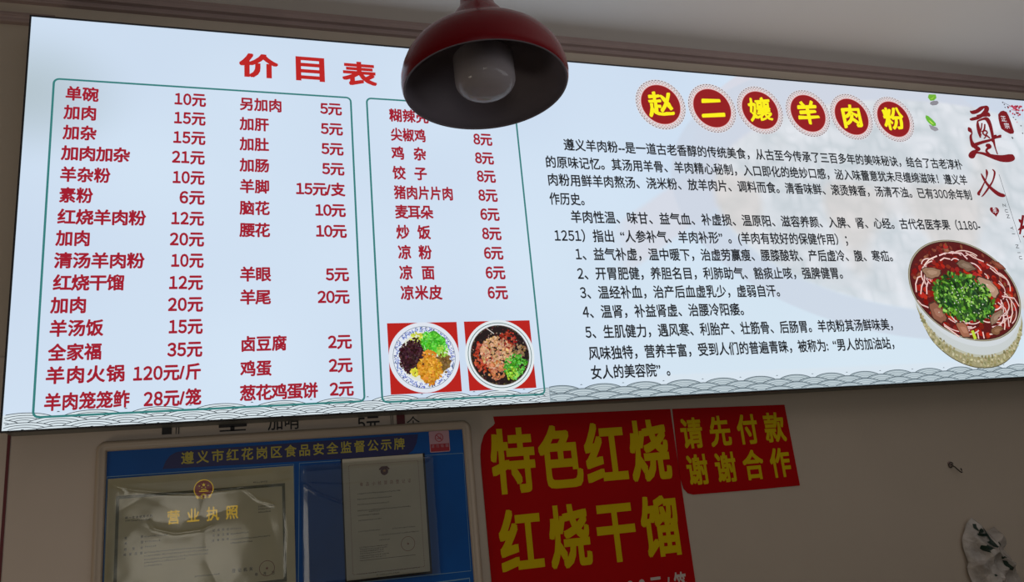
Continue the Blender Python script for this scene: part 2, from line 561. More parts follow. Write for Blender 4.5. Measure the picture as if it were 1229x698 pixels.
PARA = [('遵义羊肉粉--是一道古老香醇的传统美食，从古至今传承了三百多年的美味秘诀，结合了古老淳朴', (677.4, 174.5), (1154, 197)),
        ('的原味记忆。其汤用羊骨、羊肉精心秘制，入口即化的绝妙口感，泌入味蕾意犹未尽缠绵滋味！遵义羊', (655.5, 194.8), (1159.8, 215.6)),
        ('肉粉用鲜羊肉熬汤、浇米粉、放羊肉片、调料而食。清香味鲜、滚烫辣香，汤清不浊。已有300余年制', (658, 216), (1165.3, 233.5)),
        ('作历史。', (660.3, 238), (708, 240)),
        ('羊肉性温、味甘、益气血、补虚损、温原阳、滋容养颜、入脾、肾、心经。古代名医李果（1180-', (685.7, 260), (1175.5, 270.8)),
        ('1251）指出“人参补气、羊肉补形”。(羊肉有较好的保健作用）；', (666, 282), (1023, 288)),
        ('1、益气补虚，温中暖下，治虚劳赢瘦、腰膝酸软、产后虚冷、腹、寒疝。', (691.4, 305), (1076.5, 307.3)),
        ('2、开胃肥健，养胆名目，利肺助气、豁痰止咳，强脾健胃。', (693.6, 327.7), (1017, 328.3)),
        ('3、温经补血，治产后血虚乳少，虚弱自汗。', (696.8, 350.7), (942, 349.4)),
        ('4、温肾，补益肾虚、治腰冷阳痿。', (700, 373.7), (899, 371.6)),
        ('5、生肌健力，遇风寒、利胎产、壮筋骨、后肠胃。羊肉粉其汤鲜味美，', (703, 397.4), (1077, 390.2)),
        ('风味独特，营养丰富，受到人们的普遍青睐，被称为:“男人的加油站，', (706.9, 422), (1079, 413.3)),
        ('女人的美容院”。', (710, 446.6), (811, 443.5))]
for t, a, b in PARA:
    mb = MB(); P0 = at(*a, TY); P1 = at(*b, TY)
    put_text(mb, t, P0[0], P1[0], (P0[1] + P1[1]) / 2, 0.0345, -TY, 0.022, 0.98)
    part(mb, 'paragraph_line', M_blackink)['kind'] = 'stuff'

# round red badges with the shop's name in brush characters
BADGES = [('赵', 793, 125.4), ('二', 854.7, 129.8), ('孃', 912.2, 132.2), ('羊', 969.7, 136), ('肉', 1022, 140), ('粉', 1072.3, 143)]
for i, (ch, x, y) in enumerate(BADGES):
    cx, cz_ = at(x, y, FACE)
    mb = MB(); yy = -FACE - 0.0006
    mb.poly(circ(cx, cz_, 0.0845, 64), yy, rgb(222, 218, 222))
    for ring, (r, n) in enumerate(((0.0815, 46), (0.0765, 46), (0.0715, 42))):
        for k in range(n):
            a0 = 2 * math.pi * (k + 0.5 * (ring % 2)) / n; da = 2 * math.pi / n * 0.30
            c_ = rgb(130, 110, 112) if ring == 0 else (rgb(178, 146, 142) if ring == 1 else rgb(206, 160, 154))
            pts = [(cx + rr * math.cos(a), cz_ + rr * math.sin(a)) for rr, a in
                   ((r - 0.0015, a0 - da), (r + 0.0015, a0 - da), (r + 0.0015, a0 + da), (r - 0.0015, a0 + da))]
            mb.poly(pts[::-1], yy - 0.0001, c_)
    mb.poly(circ(cx, cz_, 0.0675, 64), yy - 0.0002, rgb(226, 160, 156))
    mb.poly(circ(cx, cz_, 0.0655, 64), yy - 0.0003, rgb(146, 20, 24))
    b = part(mb, 'round_badge', M_print, ink=True)
    tb = MB()

    def brush(px_, pz_, cx=cx, cz_=cz_):
        dx, dz = px_ - cx, pz_ - cz_
        dz += dx * 0.10
        w_ = 0.0012 * math.sin(dx * 260 + dz * 90) + 0.0010 * math.sin(dz * 310)
        return (cx + dx * 1.02 + w_ * 0.6, cz_ + dz + w_)
    hh = 0.075
    s_ = hh / G_H
    put_text(tb, ch, cx - G_ADV * s_ * 0.5 + (G_ADV - G_H * 0.95) * s_ * 0.5, None, cz_, hh, -TY, 0.024 if ch == '孃' else 0.034, 1.0, fn=brush)
    tb.build('badge_character', M_yel, b)

# brush lettering at the right end: strokes laid out by hand


def stroke(mb, pts, y, w0=1.0, col=None):
    """pts: (x, y, width) in photo pixels; smoothed with a Catmull-Rom curve"""
    P = [pts[0]] + list(pts) + [pts[-1]]
    out = []
    for i in range(1, len(P) - 2):
        for k in range(6):
            t = k / 6
            out.append([0.5 * (2 * P[i][j] + (P[i + 1][j] - P[i - 1][j]) * t + (2 * P[i - 1][j] - 5 * P[i][j] + 4 * P[i + 1][j] - P[i + 2][j]) * t * t
                        + (-P[i - 1][j] + 3 * P[i][j] - 3 * P[i + 1][j] + P[i + 2][j]) * t ** 3) for j in range(3)])
    out.append(list(pts[-1]))
    l, r = [], []
    for i in range(len(out)):
        a = out[max(i - 1, 0)]; b = out[min(i + 1, len(out) - 1)]
        dx, dy = b[0] - a[0], b[1] - a[1]; L = math.hypot(dx, dy) or 1e-6
        w = max(out[i][2] * w0, 0.2) / 2
        l.append(at(out[i][0] - dy / L * w, out[i][1] + dx / L * w, -y)); r.append(at(out[i][0] + dy / L * w, out[i][1] - dx / L * w, -y))
    vs = []
    for a, b in zip(l, r): vs += [(a[0], y, a[1]), (b[0], y, b[1])]
    mb.add(vs, [(2 * i, 2 * i + 1, 2 * i + 3, 2 * i + 2) for i in range(len(l) - 1)], col)


def zz(pts, ox=1155, oy=120, s=8.73):
    return [(ox + x / s, oy + y / s, w * 1.25 / s) for x, y, w in pts]


mb = MB(); yb = -TY
for k, st in enumerate([
        [(80, 112, 6), (105, 128, 30), (150, 118, 34), (195, 88, 34), (225, 74, 22), (252, 82, 40), (250, 110, 40), (215, 150, 34), (160, 185, 30), (95, 200, 26), (88, 190, 10)],
        [(150, 170, 20), (210, 158, 30), (262, 150, 40), (290, 170, 14)],
        [(160, 215, 10), (162, 265, 26), (176, 330, 30), (190, 395, 12)],
        [(160, 220, 14), (225, 196, 22), (262, 205, 34), (290, 260, 30), (310, 340, 26), (326, 420, 22), (345, 500, 12), (370, 570, 9)],
        [(205, 240, 12), (200, 290, 12), (190, 340, 10), (200, 370, 8)],
        [(235, 250, 12), (232, 300, 16), (215, 345, 14), (245, 380, 12), (225, 405, 9)],
        [(200, 330, 8), (240, 320, 14), (262, 340, 12), (250, 365, 14), (290, 400, 12)],
        [(62, 285, 10), (78, 312, 34), (100, 345, 12), (88, 380, 22), (95, 430, 26), (118, 475, 40), (150, 462, 30), (215, 440, 26), (290, 420, 22), (345, 395, 18), (400, 378, 26), (408, 376, 8)],
        [(330, 372, 8), (352, 375, 20), (330, 400, 16), (318, 430, 26), (312, 440, 10)],
        [(112, 480, 20), (150, 500, 34), (178, 515, 22), (150, 530, 24), (108, 550, 34), (88, 580, 40), (110, 590, 34), (130, 570, 20), (150, 552, 16), (210, 558, 22),
         (280, 580, 30), (350, 600, 44), (420, 612, 58), (490, 608, 66), (535, 600, 50), (548, 596, 16)],
        [(245, 470, 20), (275, 480, 40), (290, 492, 26), (262, 510, 20), (252, 535, 20), (275, 560, 18), (300, 580, 14)]]):
    stroke(mb, zz(st), yb - k * 0.00001)
part(mb, 'brush_character', M_maroon); mb = MB()
for k, st in enumerate([
        [(1183.5, 203, 1), (1184.5, 207, 3), (1183.5, 214, 1.4), (1178, 226, 2.2), (1174.5, 232, 3.6), (1176, 234, 1.5)],
        [(1177.5, 208, 1), (1180, 213, 2.6), (1185, 221, 3), (1192, 228, 4), (1199, 233, 4.8), (1204.5, 234.5, 4), (1206.5, 234, 1.5)],
        [(1191, 203, 1), (1193.8, 207, 2.4), (1191.5, 217, 2), (1186, 226, 2.4), (1181, 233, 2), (1178, 236, 1)]]):
    stroke(mb, st, yb - 0.0003 - k * 0.00001)
part(mb, 'brush_character', M_maroon); mb = MB()
for k, st in enumerate([[(1222.5, 263, 1), (1224.5, 265, 3.4), (1226, 268, 1.5)], [(1228, 258, 3), (1226, 270, 3), (1224, 281, 2)], [(1222, 276, 1), (1227, 273, 4), (1240, 268, 3)],
                        [(1240, 254, 2), (1240, 290, 3)], [(1228, 284, 2), (1250, 278, 3)]]):
    stroke(mb, st, yb - 0.0004 - k * 0.00001)
part(mb, 'brush_character', M_maroon)

mb = MB()
seal = [(430, 110), (465, 125), (488, 170), (510, 230), (530, 290), (543, 330), (535, 352), (500, 355), (450, 330), (408, 300), (390, 250), (378, 195), (375, 150), (400, 118)]
mb.poly([at(1155 + x / 8.73, 120 + y / 8.73, TY) for x, y in seal], -TY, INK_RED)
o_ = part(mb, 'seal', M_maroon)
tb = MB()


def tilt_text(mbx, ch, x, y, hpx, sz=1.0, w=0.01, ang=0.0, y_=-TY - 0.0004):
    c_ = at(x, y, TY); h = hpx * 0.0029
    s_ = h / G_H
    ca_, sa_ = math.cos(ang), math.sin(ang)

    def fn(a, b):
        dx, dz = a - c_[0], b - c_[1]; return (c_[0] + dx * ca_ - dz * sa_, c_[1] + dx * sa_ + dz * ca_)
    put_text(mbx, ch, c_[0] - adv(ch) * s_ * 0.5 + (G_ADV - G_H * 0.95) * s_ * 0.5, None, c_[1], h, y_, w, 1.0, fn=fn)


tilt_text(tb, '正', 1204.4, 142.5, 7.5); tilt_text(tb, '宗', 1208.4, 151, 7.5)
tb.build('seal_characters', M_pale, o_)
mb = MB()
heart = []
for k in range(40):
    t = 2 * math.pi * k / 40
    heart.append((16 * math.sin(t) ** 3, 13 * math.cos(t) - 5 * math.cos(2 * t) - 2 * math.cos(3 * t) - math.cos(4 * t)))
hc = at(1194, 253.5, TY)
mb.poly([(hc[0] + x * 0.00125, hc[1] + z * 0.00125) for x, z in heart][::-1], -TY)
o_ = part(mb, 'heart_mark', M_maroon)
tb = MB(); tilt_text(tb, '羊', 1194, 253, 6.5); tb.build('heart_character', M_pale, o_)
mb = MB()
for ch, x, y in (('Z', 1205.3, 246.2), ('U', 1208, 253), ('N', 1210, 259.5), ('Y', 1214.4, 273.6), ('I', 1216.5, 280.5), ('N', 1221, 295.5), ('I', 1223, 303), ('U', 1225, 309)):
    tilt_text(mb, ch, x, y, 6.0, ang=-math.pi / 2, w=0.0, y_=-TY)
mb.ribbon([at(1199, 209, TY), at(1225, 291, TY)], 0.0016, -TY)
part(mb, 'latin_lettering', M_blackink)

# green leaves with their printed shadows, and plum blossom, upper right
mb = MB()
for k, (pts, c) in enumerate([
        ([(1116.5, 122.5), (1120, 121), (1125, 121), (1126.5, 123.5), (1124, 126), (1119, 126.6), (1116, 125)], rgb(140, 138, 146)),
        ([(1113.5, 117), (1114.5, 113.2), (1123, 113.4), (1123.8, 117.5), (1121, 120.5), (1116.5, 121)], rgb(112, 176, 52)),
        ([(1115.5, 119), (1119, 117.5), (1122, 114.5), (1119, 118.6)], rgb(168, 218, 70)),
        ([(1114.5, 149.5), (1119, 151), (1124.5, 153), (1126.5, 156), (1122, 157.6), (1117, 155)], rgb(150, 148, 156)),
        ([(1110.6, 141), (1111, 138.2), (1114, 139.2), (1119, 143.5), (1123, 148), (1123.2, 151), (1119.5, 151.4), (1115, 148), (1112, 144.5)], rgb(104, 180, 54)),
        ([(1114, 144), (1116.5, 145), (1121, 149.2), (1118, 148.4)], rgb(190, 226, 90))]):
    mb.poly([at(x, y, FACE) for x, y in pts][::-1], -FACE - 0.0006 - k * 0.00001, c)
r2 = random.Random(3)
for k in range(46):
    x = r2.gauss(1219, 4.5); y = 124.5 + (x - 1200) * 0.12 + abs(r2.gauss(0, 6.0)); s_ = r2.uniform(0.5, 1.5)
    c = r2.choice([rgb(176, 40, 66), rgb(200, 70, 96), rgb(140, 26, 44), rgb(214, 150, 164)])
    if y < 121 + (x - 1200) * 0.09 + s_: continue
    mb.poly([at(x + s_ * math.cos(a) * r2.uniform(.7, 1.2), y + s_ * math.sin(a), FACE) for a in (0, 1.2, 2.5, 3.7, 5.0)][::-1], -FACE - 0.0006 - k * 0.000004, c)
for x, y in ((1203, 123), (1205, 125.5), (1206, 129), (1209, 128), (1216, 141), (1218.5, 143.5), (1215, 166), (1214.5, 165), (1225, 151), (1227, 160), (1212, 133)):
    mb.poly([at(x + dx, y + dy, FACE) for dx, dy in ((-.9, -.4), (.5, -.8), (1.0, .4), (0, .8))][::-1], -FACE - 0.0009, rgb(60, 50, 56))
mb.ribbon([at(1203, 122.6, FACE), at(1210, 126, FACE), at(1218, 131, FACE), at(1222, 140, FACE)], 0.0015, -FACE - 0.00091, rgb(80, 50, 56))
part(mb, 'leaf_and_blossom_print', M_print, ink=True)

# ---- food pictures (flat print made of coloured shapes)


def blob(mb, x, z, r, y, c, n=6, rr=None, sq=1.0, ang=0.0):
    rr = rr or rnd
    pts = []
    for k in range(n):
        a = 2 * math.pi * k / n; q = r * rr.uniform(0.65, 1.15)
        u, v = q * math.cos(a), q * math.sin(a) * sq
        pts.append((x + u * math.cos(ang) - v * math.sin(ang), z + u * math.sin(ang) + v * math.cos(ang)))
    mb.poly(pts, y, c)


def jit(c, rr, k=18):
    d = rr.uniform(-k, k); return rgb(*[min(255, max(0, v + d + rr.uniform(-k * .4, k * .4))) for v in c])


def picture(sq, cpx, R, seed, kind):
    rr = random.Random(seed)
    mb = MB(); y = -FACE - 0.0006
    P = [at(x_, y_, FACE) for x_, y_ in sq]
    x0 = (P[0][0] + P[3][0]) / 2; x1 = (P[1][0] + P[2][0]) / 2; zt = (P[0][1] + P[1][1]) / 2; zb = (P[2][1] + P[3][1]) / 2
    mb.poly([(x0, zb), (x1, zb), (x1, zt), (x0, zt)], y, rgb(182, 30, 24))
    root = part(mb, 'food_picture', M_print, ink=True)
    cx, cz_ = at(*cpx, FACE); cx = (x0 + x1) / 2
    mb = MB(); Y = [y - 0.0001]

    def nxt(): Y[0] -= 0.000003; return Y[0]
    D = lambda r, c: mb.poly(circ(cx, cz_, R * r, 56), nxt(), c)

    def cloud(u, v, r, n, c, s, k=22, sq=0.7, lim=0.74, ell=1.0):
        for _ in range(n):
            a = rr.uniform(0, 6.283); q = r * math.sqrt(rr.random())
            uu, vv = u + q * math.cos(a), v + q * math.sin(a) * ell
            if math.hypot(uu, vv) > lim: continue
            blob(mb, cx + uu * R, cz_ + vv * R, R * s * rr.uniform(.7, 1.2), nxt(), jit(c, rr, k), 5, rr, sq, rr.uniform(0, 3))
    if kind == 1:
        D(1.0, rgb(222, 228, 238)); D(0.885, rgb(62, 92, 118)); D(0.872, rgb(226, 232, 242))
        for k in range(330):
            a = rr.uniform(0, 6.283); q = rr.uniform(.73, .86)
            blob(mb, cx + q * R * math.cos(a), cz_ + q * R * math.sin(a), R * .032, nxt(), jit((110, 128, 192), rr, 30), 5, rr, 0.5, rr.uniform(0, 3))
        for k in range(30):
            a = rr.uniform(0, 6.283)
            blob(mb, cx + .84 * R * math.cos(a), cz_ + .84 * R * math.sin(a), R * .028, nxt(), jit((50, 60, 100), rr, 20), 5, rr, 0.6, a)
        D(0.70, rgb(222, 224, 208))
        def base(u, v, r, c, e=1.0): mb.poly([(cx + (u + r * math.cos(t) * (1 + .1 * math.sin(5 * t))) * R, cz_ + (v + r * e * math.sin(t) * (1 + .1 * math.cos(4 * t))) * R) for t in [2 * math.pi * i / 24 for i in range(24)]], nxt(), rgb(*c))
        base(-.34, 0, .36, (48, 22, 28), 1.15); base(.30, .40, .32, (70, 160, 44)); base(.5, -.18, .22, (96, 70, 38)); base(.12, -.34, .34, (176, 112, 30), 1.1)
        cloud(-.16, .55, .2, 60, (206, 214, 70), .05)
        cloud(.52, -.2, .27, 170, (122, 92, 48), .05)
        cloud(-.34, -.0, .40, 420, (58, 26, 34), .045, 26, ell=1.15)
        cloud(-.22, .35, .2, 60, (50, 20, 26), .045, 20)
        cloud(.30, .42, .38, 340, (84, 190, 52), .045, 40)
        cloud(.5, .15, .18, 50, (150, 206, 70), .04, 30)
        cloud(-.3, -.42, .12, 40, (214, 208, 60), .045)
        cloud(.12, -.02, .2, 70, (216, 140, 46), .05, 26)
        cloud(.12, -.36, .36, 300, (210, 144, 38), .05, 34)
        cloud(.12, -.68, .14, 40, (206, 136, 36), .045, 30, lim=.86)
    else:
        D(1.0, rgb(224, 232, 236)); D(0.925, rgb(70, 110, 104)); D(0.905, rgb(226, 232, 236))
        D(0.85, rgb(96, 84, 70)); D(0.83, rgb(34, 22, 22))
        for k in range(240):
            a = rr.uniform(0, 6.283); q = rr.uniform(.45, .82)
            blob(mb, cx + q * R * math.cos(a), cz_ + q * R * math.sin(a), R * .022, nxt(), jit(rr.choice([(60, 40, 36), (150, 130, 110), (20, 12, 14), (90, 30, 24)]), rr, 16), 5, rr)
        for k in range(90):
            a = rr.uniform(0, 6.283)
            blob(mb, cx + .82 * R * math.cos(a), cz_ + .82 * R * math.sin(a), R * .03, nxt(), jit((60, 48, 40), rr, 40), 5, rr)
        cloud(-.5, -.05, .26, 110, (176, 66, 40), .05, 30, lim=.8, ell=1.8)
        cloud(.22, .4, .3, 80, (156, 48, 30), .05, 30, lim=.8)
        cloud(-.1, .05, .46, 330, (200, 152, 114), .055, 34, lim=.7)
        cloud(-.15, -.42, .26, 80, (196, 120, 78), .05, 30, lim=.75)
        cloud(.55, .1, .2, 50, (150, 120, 84), .045, 30, lim=.78)
        cloud(.42, -.36, .36, 290, (74, 160, 46), .042, 44, lim=.8)
        cloud(.3, -.55, .2, 50, (150, 200, 60), .04, 40, lim=.8)
        mb.ribbon([(cx - .34 * R, cz_ + .76 * R), (cx - .14 * R, cz_ + .6 * R)], 0.002, nxt(), rgb(220, 214, 206))
    o = mb.build('picture_bowl', M_print, root, ink=True)
    return root


picture([(464.2, 388), (547.6, 386), (554.5, 468.5), (469.3, 474.4)], (508.6, 428.4), 0.0893, 11, 1)
picture([(556.3, 386), (634.8, 384), (644.2, 464.6), (563.8, 469.3)], (599, 425.8), 0.0925, 12, 2)

# large noodle bowl picture, cut out on the right end
rb = random.Random(21)
mb = MB(); YB = [-FACE - 0.0006]


def nx(): YB[0] -= 0.000003; return YB[0]


def zp(x, y): return at(1080 + x / 4.107, 280 + y / 4.107, FACE)


def ppoly(pts, c): mb.poly([zp(*p) for p in pts][::-1], nx(), c)


def rimpt(t, k=1.0, cx=317, cy=282, ax=275, ay=247, rho=0.33):
    return (cx + k * ax * math.cos(t), cy + k * ay * (rho * math.cos(t) + math.sqrt(1 - rho * rho) * math.sin(t)))


cont = [(62, 325), (85, 372), (110, 436), (160, 528), (240, 602), (330, 648), (415, 662), (500, 645), (562, 590), (596, 505), (604, 425), (590, 360)]
cs = []
for i in range(1, len(cont) - 2):
    for k in range(5):
        t = k / 5; p0, p1_, p2_, p3 = cont[i - 1], cont[i], cont[i + 1], cont[i + 2]
        cs.append(tuple(0.5 * (2 * p1_[j] + (p2_[j] - p0[j]) * t + (2 * p0[j] - 5 * p1_[j] + 4 * p2_[j] - p3[j]) * t * t + (-p0[j] + 3 * p1_[j] - 3 * p2_[j] + p3[j]) * t ** 3) for j in (0, 1)))
up1 = [rimpt(2.72 - (2.72 + 0.05) * i / (len(cs) - 1), 1.0) for i in range(len(cs))]


def band(f0, f1, c):
    A_ = [(u[0] + (v[0] - u[0]) * f0, u[1] + (v[1] - u[1]) * f0) for u, v in zip(up1, cs)]
    B_ = [(u[0] + (v[0] - u[0]) * f1, u[1] + (v[1] - u[1]) * f1) for u, v in zip(up1, cs)]
    yq = nx()
    for i in range(len(cs) - 1):
        mb.poly([zp(*A_[i]), zp(*A_[i + 1]), zp(*B_[i + 1]), zp(*B_[i])][::-1], yq, rgb(*c))


band(-.3, 1.02, (96, 90, 66)); band(-.3, .98, (158, 152, 116)); band(-.3, .62, (186, 188, 172)); band(-.3, .52, (200, 206, 206)); band(-.3, .22, (208, 214, 218))
for k in range(300):
    i = rb.randrange(4, len(cs) - 4); f = rb.uniform(.56, .96)
    x = up1[i][0] + (cs[i][0] - up1[i][0]) * f; y = up1[i][1] + (cs[i][1] - up1[i][1]) * f
    p = zp(x, y); blob(mb, p[0], p[1], 0.006, nx(), jit(rb.choice([(176, 168, 128), (132, 126, 86), (192, 186, 150), (150, 140, 96)]), rb, 10), 6, rb, .7, rb.uniform(0, 3))
E = lambda k, c: ppoly([rimpt(2 * math.pi * i / 64, k) for i in range(64)], c)
E(1.012, rgb(120, 110, 84)); E(1.0, rgb(176, 170, 148)); E(0.985, rgb(70, 34, 30)); E(0.965, rgb(90, 22, 22))


def inside(k0, k1):
    t = rb.uniform(0, 6.283); q = math.sqrt(rb.uniform(k0 * k0, k1 * k1)); return rimpt(t, q)


for k in range(260):
    x, y = inside(0.0, 0.92); p = zp(x, y)
    if y > 150 or rb.random() < .4:
        blob(mb, p[0], p[1], 0.011, nx(), jit(rb.choice([(160, 30, 20), (182, 44, 24), (136, 26, 18), (120, 30, 20)]), rb, 16), 6, rb)
for k in range(70):       # darker broth and bits against the far rim
    t = rb.uniform(3.0, 6.6); x, y = rimpt(t, rb.uniform(.78, .93)); p = zp(x, y)
    blob(mb, p[0], p[1], 0.009, nx(), jit(rb.choice([(110, 24, 22), (120, 60, 40), (140, 80, 56), (90, 18, 18)]), rb, 14), 6, rb, .6, rb.uniform(0, 3))


def noodle(t0, t1, k0, k1, n, wpx):
    pts = []
    for i in range(n):
        f = i / (n - 1); x, y = rimpt(t0 + (t1 - t0) * f, k0 + (k1 - k0) * f + 0.05 * math.sin(f * 3.1416)); pts.append(zp(x, y))
    mb.ribbon(pts, 0.0052 * wpx, nx(), rgb(150, 40, 34)); mb.ribbon(pts, 0.0036 * wpx, nx(), jit((232, 206, 200), rb, 12))


for k in range(44):
    t = rb.choice([rb.uniform(2.9, 3.7), rb.uniform(3.9, 4.9), rb.uniform(5.3, 7.0), rb.uniform(-0.4, 0.7), rb.uniform(1.0, 1.6)])
    k0 = rb.uniform(.58, .86)
    noodle(t, t + rb.uniform(.25, .6), k0, k0 + rb.uniform(-.12, .12), 10, rb.uniform(.8, 1.2))


def pst(pts, w, c, c2=None):
    P = [zp(*p) for p in pts]
    mb.ribbon(P, w * 1.5, nx(), rgb(150, 40, 34)); mb.ribbon(P, w, nx(), c)


for pts in ([(78, 290), (75, 250), (85, 218), (100, 212)], [(100, 300), (104, 262), (118, 230)], [(130, 300), (128, 262), (138, 236)], [(84, 330), (104, 352), (138, 366)],
            [(116, 160), (140, 130), (180, 112)], [(190, 110), (225, 96), (300, 98), (330, 128)], [(425, 152), (460, 172), (490, 205)], [(440, 170), (470, 196), (500, 212)],
            [(510, 290), (545, 330), (552, 390), (540, 440)], [(480, 340), (515, 370), (530, 420), (535, 460)], [(500, 310), (560, 320), (584, 360)], [(510, 420), (515, 450), (512, 475)],
            [(215, 455), (250, 480), (290, 510)], [(380, 490), (385, 520)], [(405, 485), (412, 518)], [(320, 95), (360, 120), (410, 140)], [(195, 135), (215, 122), (245, 128)]):
    pst(pts, 0.0042, jit((236, 208, 202), rb, 10))


def meat(pts, c):
    q_ = []
    for i in range(len(pts)):
        (x0_, y0_), (x1_, y1_) = pts[i], pts[(i + 1) % len(pts)]
        q_ += [(x0_ + (x1_ - x0_) * f + rb.uniform(-4, 4), y0_ + (y1_ - y0_) * f + rb.uniform(-4, 4)) for f in (0.15, .5, .85)]
    pts = q_
    ppoly([(317 + (x - 317), y) for x, y in pts], rgb(70, 44, 34))
    mx = sum(p[0] for p in pts) / len(pts); my = sum(p[1] for p in pts) / len(pts)
    ppoly([(mx + (x - mx) * .88, my + (y - my) * .88) for x, y in pts], rgb(*c))
    ppoly([(mx + (x - mx) * .5 + 3, my + (y - my) * .4) for x, y in pts], rgb(*[min(255, v + 22) for v in c]))


meat([(98, 180), (125, 165), (175, 168), (205, 185), (195, 210), (150, 226), (120, 215)], (150, 116, 92))
meat([(270, 145), (300, 128), (350, 150), (380, 185), (330, 190), (285, 170)], (120, 96, 78))
meat([(370, 210), (430, 225), (475, 260), (488, 300), (470, 330), (430, 300), (390, 260)], (176, 140, 118))
meat([(130, 350), (170, 330), (215, 380), (235, 430), (200, 450), (160, 420)], (140, 90, 70))
meat([(440, 400), (500, 370), (505, 395), (470, 440), (445, 465)], (140, 112, 92))
meat([(265, 440), (310, 435), (340, 480), (345, 515), (305, 515)], (160, 104, 80))
meat([(440, 470), (490, 450), (510, 470), (480, 500), (450, 500)], (130, 88, 60))
meat([(440, 130), (490, 140), (520, 180), (480, 175)], (128, 66, 48))
meat([(205, 70), (240, 78), (250, 95), (215, 92)], (140, 84, 60))
ppoly([(316 + (138 + 14 * math.sin(3 * t) + 8 * math.sin(7 * t)) * math.cos(t), 320 + 104 * math.sin(t) + 30 * math.cos(t) + 8 * math.sin(5 * t)) for t in [2 * math.pi * i / 40 for i in range(40)]], rgb(34, 62, 24))
for k in range(560):
    a = rb.uniform(0, 6.283); q = math.sqrt(rb.random())
    x = 312 + 150 * q * math.cos(a); y = 318 + 118 * q * math.sin(a) + 0.25 * (x - 312)
    if x < 200 and y < 230: continue
    p = zp(x, y)
    blob(mb, p[0], p[1], rb.uniform(.006, .012), nx(), jit(rb.choice([(40, 86, 24), (80, 136, 40), (104, 164, 50), (26, 56, 26), (56, 104, 34), (140, 190, 84), (34, 70, 30)]), rb, 18), 5, rb, .55, rb.uniform(0, 3))
for k in range(46):
    x = rb.gauss(320, 75); y = rb.gauss(330, 55); p = zp(x, y)
    blob(mb, p[0], p[1], .0035, nx(), jit((220, 226, 206), rb, 12), 4, rb, .6, rb.uniform(0, 3))
ppoly([(345, 482), (358, 478), (374, 520), (360, 524)], rgb(190, 214, 60))
part(mb, 'noodle_bowl_picture', M_print, ink=True)

# ------------------------------------------------------------------ old menu sheet under the light box
M_sheet = mat('glossy_white_sheet', rgb(205, 188, 172), 0.35, 0.5, var=0.05, vscale=3)
M_dred = mat('dark_red_print', rgb(98, 16, 22), 0.4, 0.5)
M_ink = mat('dark_print', rgb(34, 30, 30), 0.45, 0.4)
old = thing('old_menu_sheet', 'old white menu sheet with dark red side borders, half hidden behind the notice board', 'menu sheet', (0, 0, 1.0))


def opart(mb, name, m, par=old, z=1.0, **k):
    o = mb.build(name, m, par, **k); o.location = (0, 0, -z); return o


mb = MB(); mb.box(-0.62, 0.405, -0.004, -0.0005, 1.0, 2.0); opart(mb, 'sheet', M_sheet, recalc=True)
for x0_, x1_ in ((at(9.3, 522, .005)[0], at(13.0, 522, .005)[0]), (at(475.9, 499, .005)[0], at(485.6, 499, .005)[0])):
    mb = MB(); mb.box(x0_, x1_, -0.0055, -0.004, 1.0, 2.0); opart(mb, 'red_border', M_dred, recalc=True)
mb = MB()
for x_ in (469, 471.3):
    q = at(x_, 499, .005)[0]; mb.box(q - 0.0007, q + 0.0007, -0.0048, -0.004, 1.0, 2.0)
opart(mb, 'border_line', M_ink)
mb = MB()


def pbox(mb, x0, x1, y0, y1, d, t=0.0006):
    a = at(x0, (y0 + y1) / 2, d); b = at(x1, (y0 + y1) / 2, d); zt = at((x0 + x1) / 2, y0, d)[1]; zb = at((x0 + x1) / 2, y1, d)[1]
    mb.box(a[0], b[0], -d - t, -d + 0.0001, zb, zt)


pbox(mb, 194.5, 206, 500, 521, .005); pbox(mb, 211, 211.8, 500, 520.5, .005); pbox(mb, 214, 215, 500, 520.5, .005)
pbox(mb, 262.5, 296, 490, 512.3, .005); pbox(mb, 276.5, 281.5, 511, 516.6, .005); pbox(mb, 263.5, 295, 515.3, 517, .005)
px_text(mb, '加哨', (322.5, 506.5), (358, 505), 19, .0052, 0.01, 0.95)
px_text(mb, '5元', (430, 508.5), (455, 507.5), 17, .0052, 0.02, 1.0)
px_text(mb, '个', (489, 507.5), (499, 507.5), 15, .0052, 0.0, 1.0)
opart(mb, 'old_menu_lettering', M_ink)

# ------------------------------------------------------------------ blue notice board
BD = 0.012
blue = thing('notice_board', 'blue food safety notice board in a pale rounded plastic frame, two clear document pockets', 'notice board', (0, 0, 1.05))
M_pframe = mat('pale_plastic_frame', rgb(186, 168, 148), 0.3, 0.5)
M_blue = mat('blue_board', rgb(4, 88, 170), 0.4, 0.25, var=0.2, vscale=5)
M_navy = mat('navy_print', rgb(26, 26, 92), 0.4, 0.5)
M_gold = mat('dull_yellow_print', rgb(190, 176, 70), 0.45, 0.4)
M_line = mat('pale_blue_line', rgb(120, 160, 190), 0.4, 0.5)
BX0, BX1, BZ0, BZ1 = -0.3277, 0.5403, 1.05, 1.7985


def bpart(mb, name, m, par=None, **k):
    if par is None:
        o = mb.build(name, m, blue, **k); o.location = (0, 0, -1.05); return o
    return mb.build(name, m, par, **k)


# bevelled frame ring
outer = rrect(BX0, BX1, BZ0, BZ1, 0.022, 8); mb = MB(); vs = []; n = len(outer)


def inset(d):
    return rrect(BX0 + d, BX1 - d, BZ0 + d, BZ1 - d, max(0.022 - d, 0.002), 8)


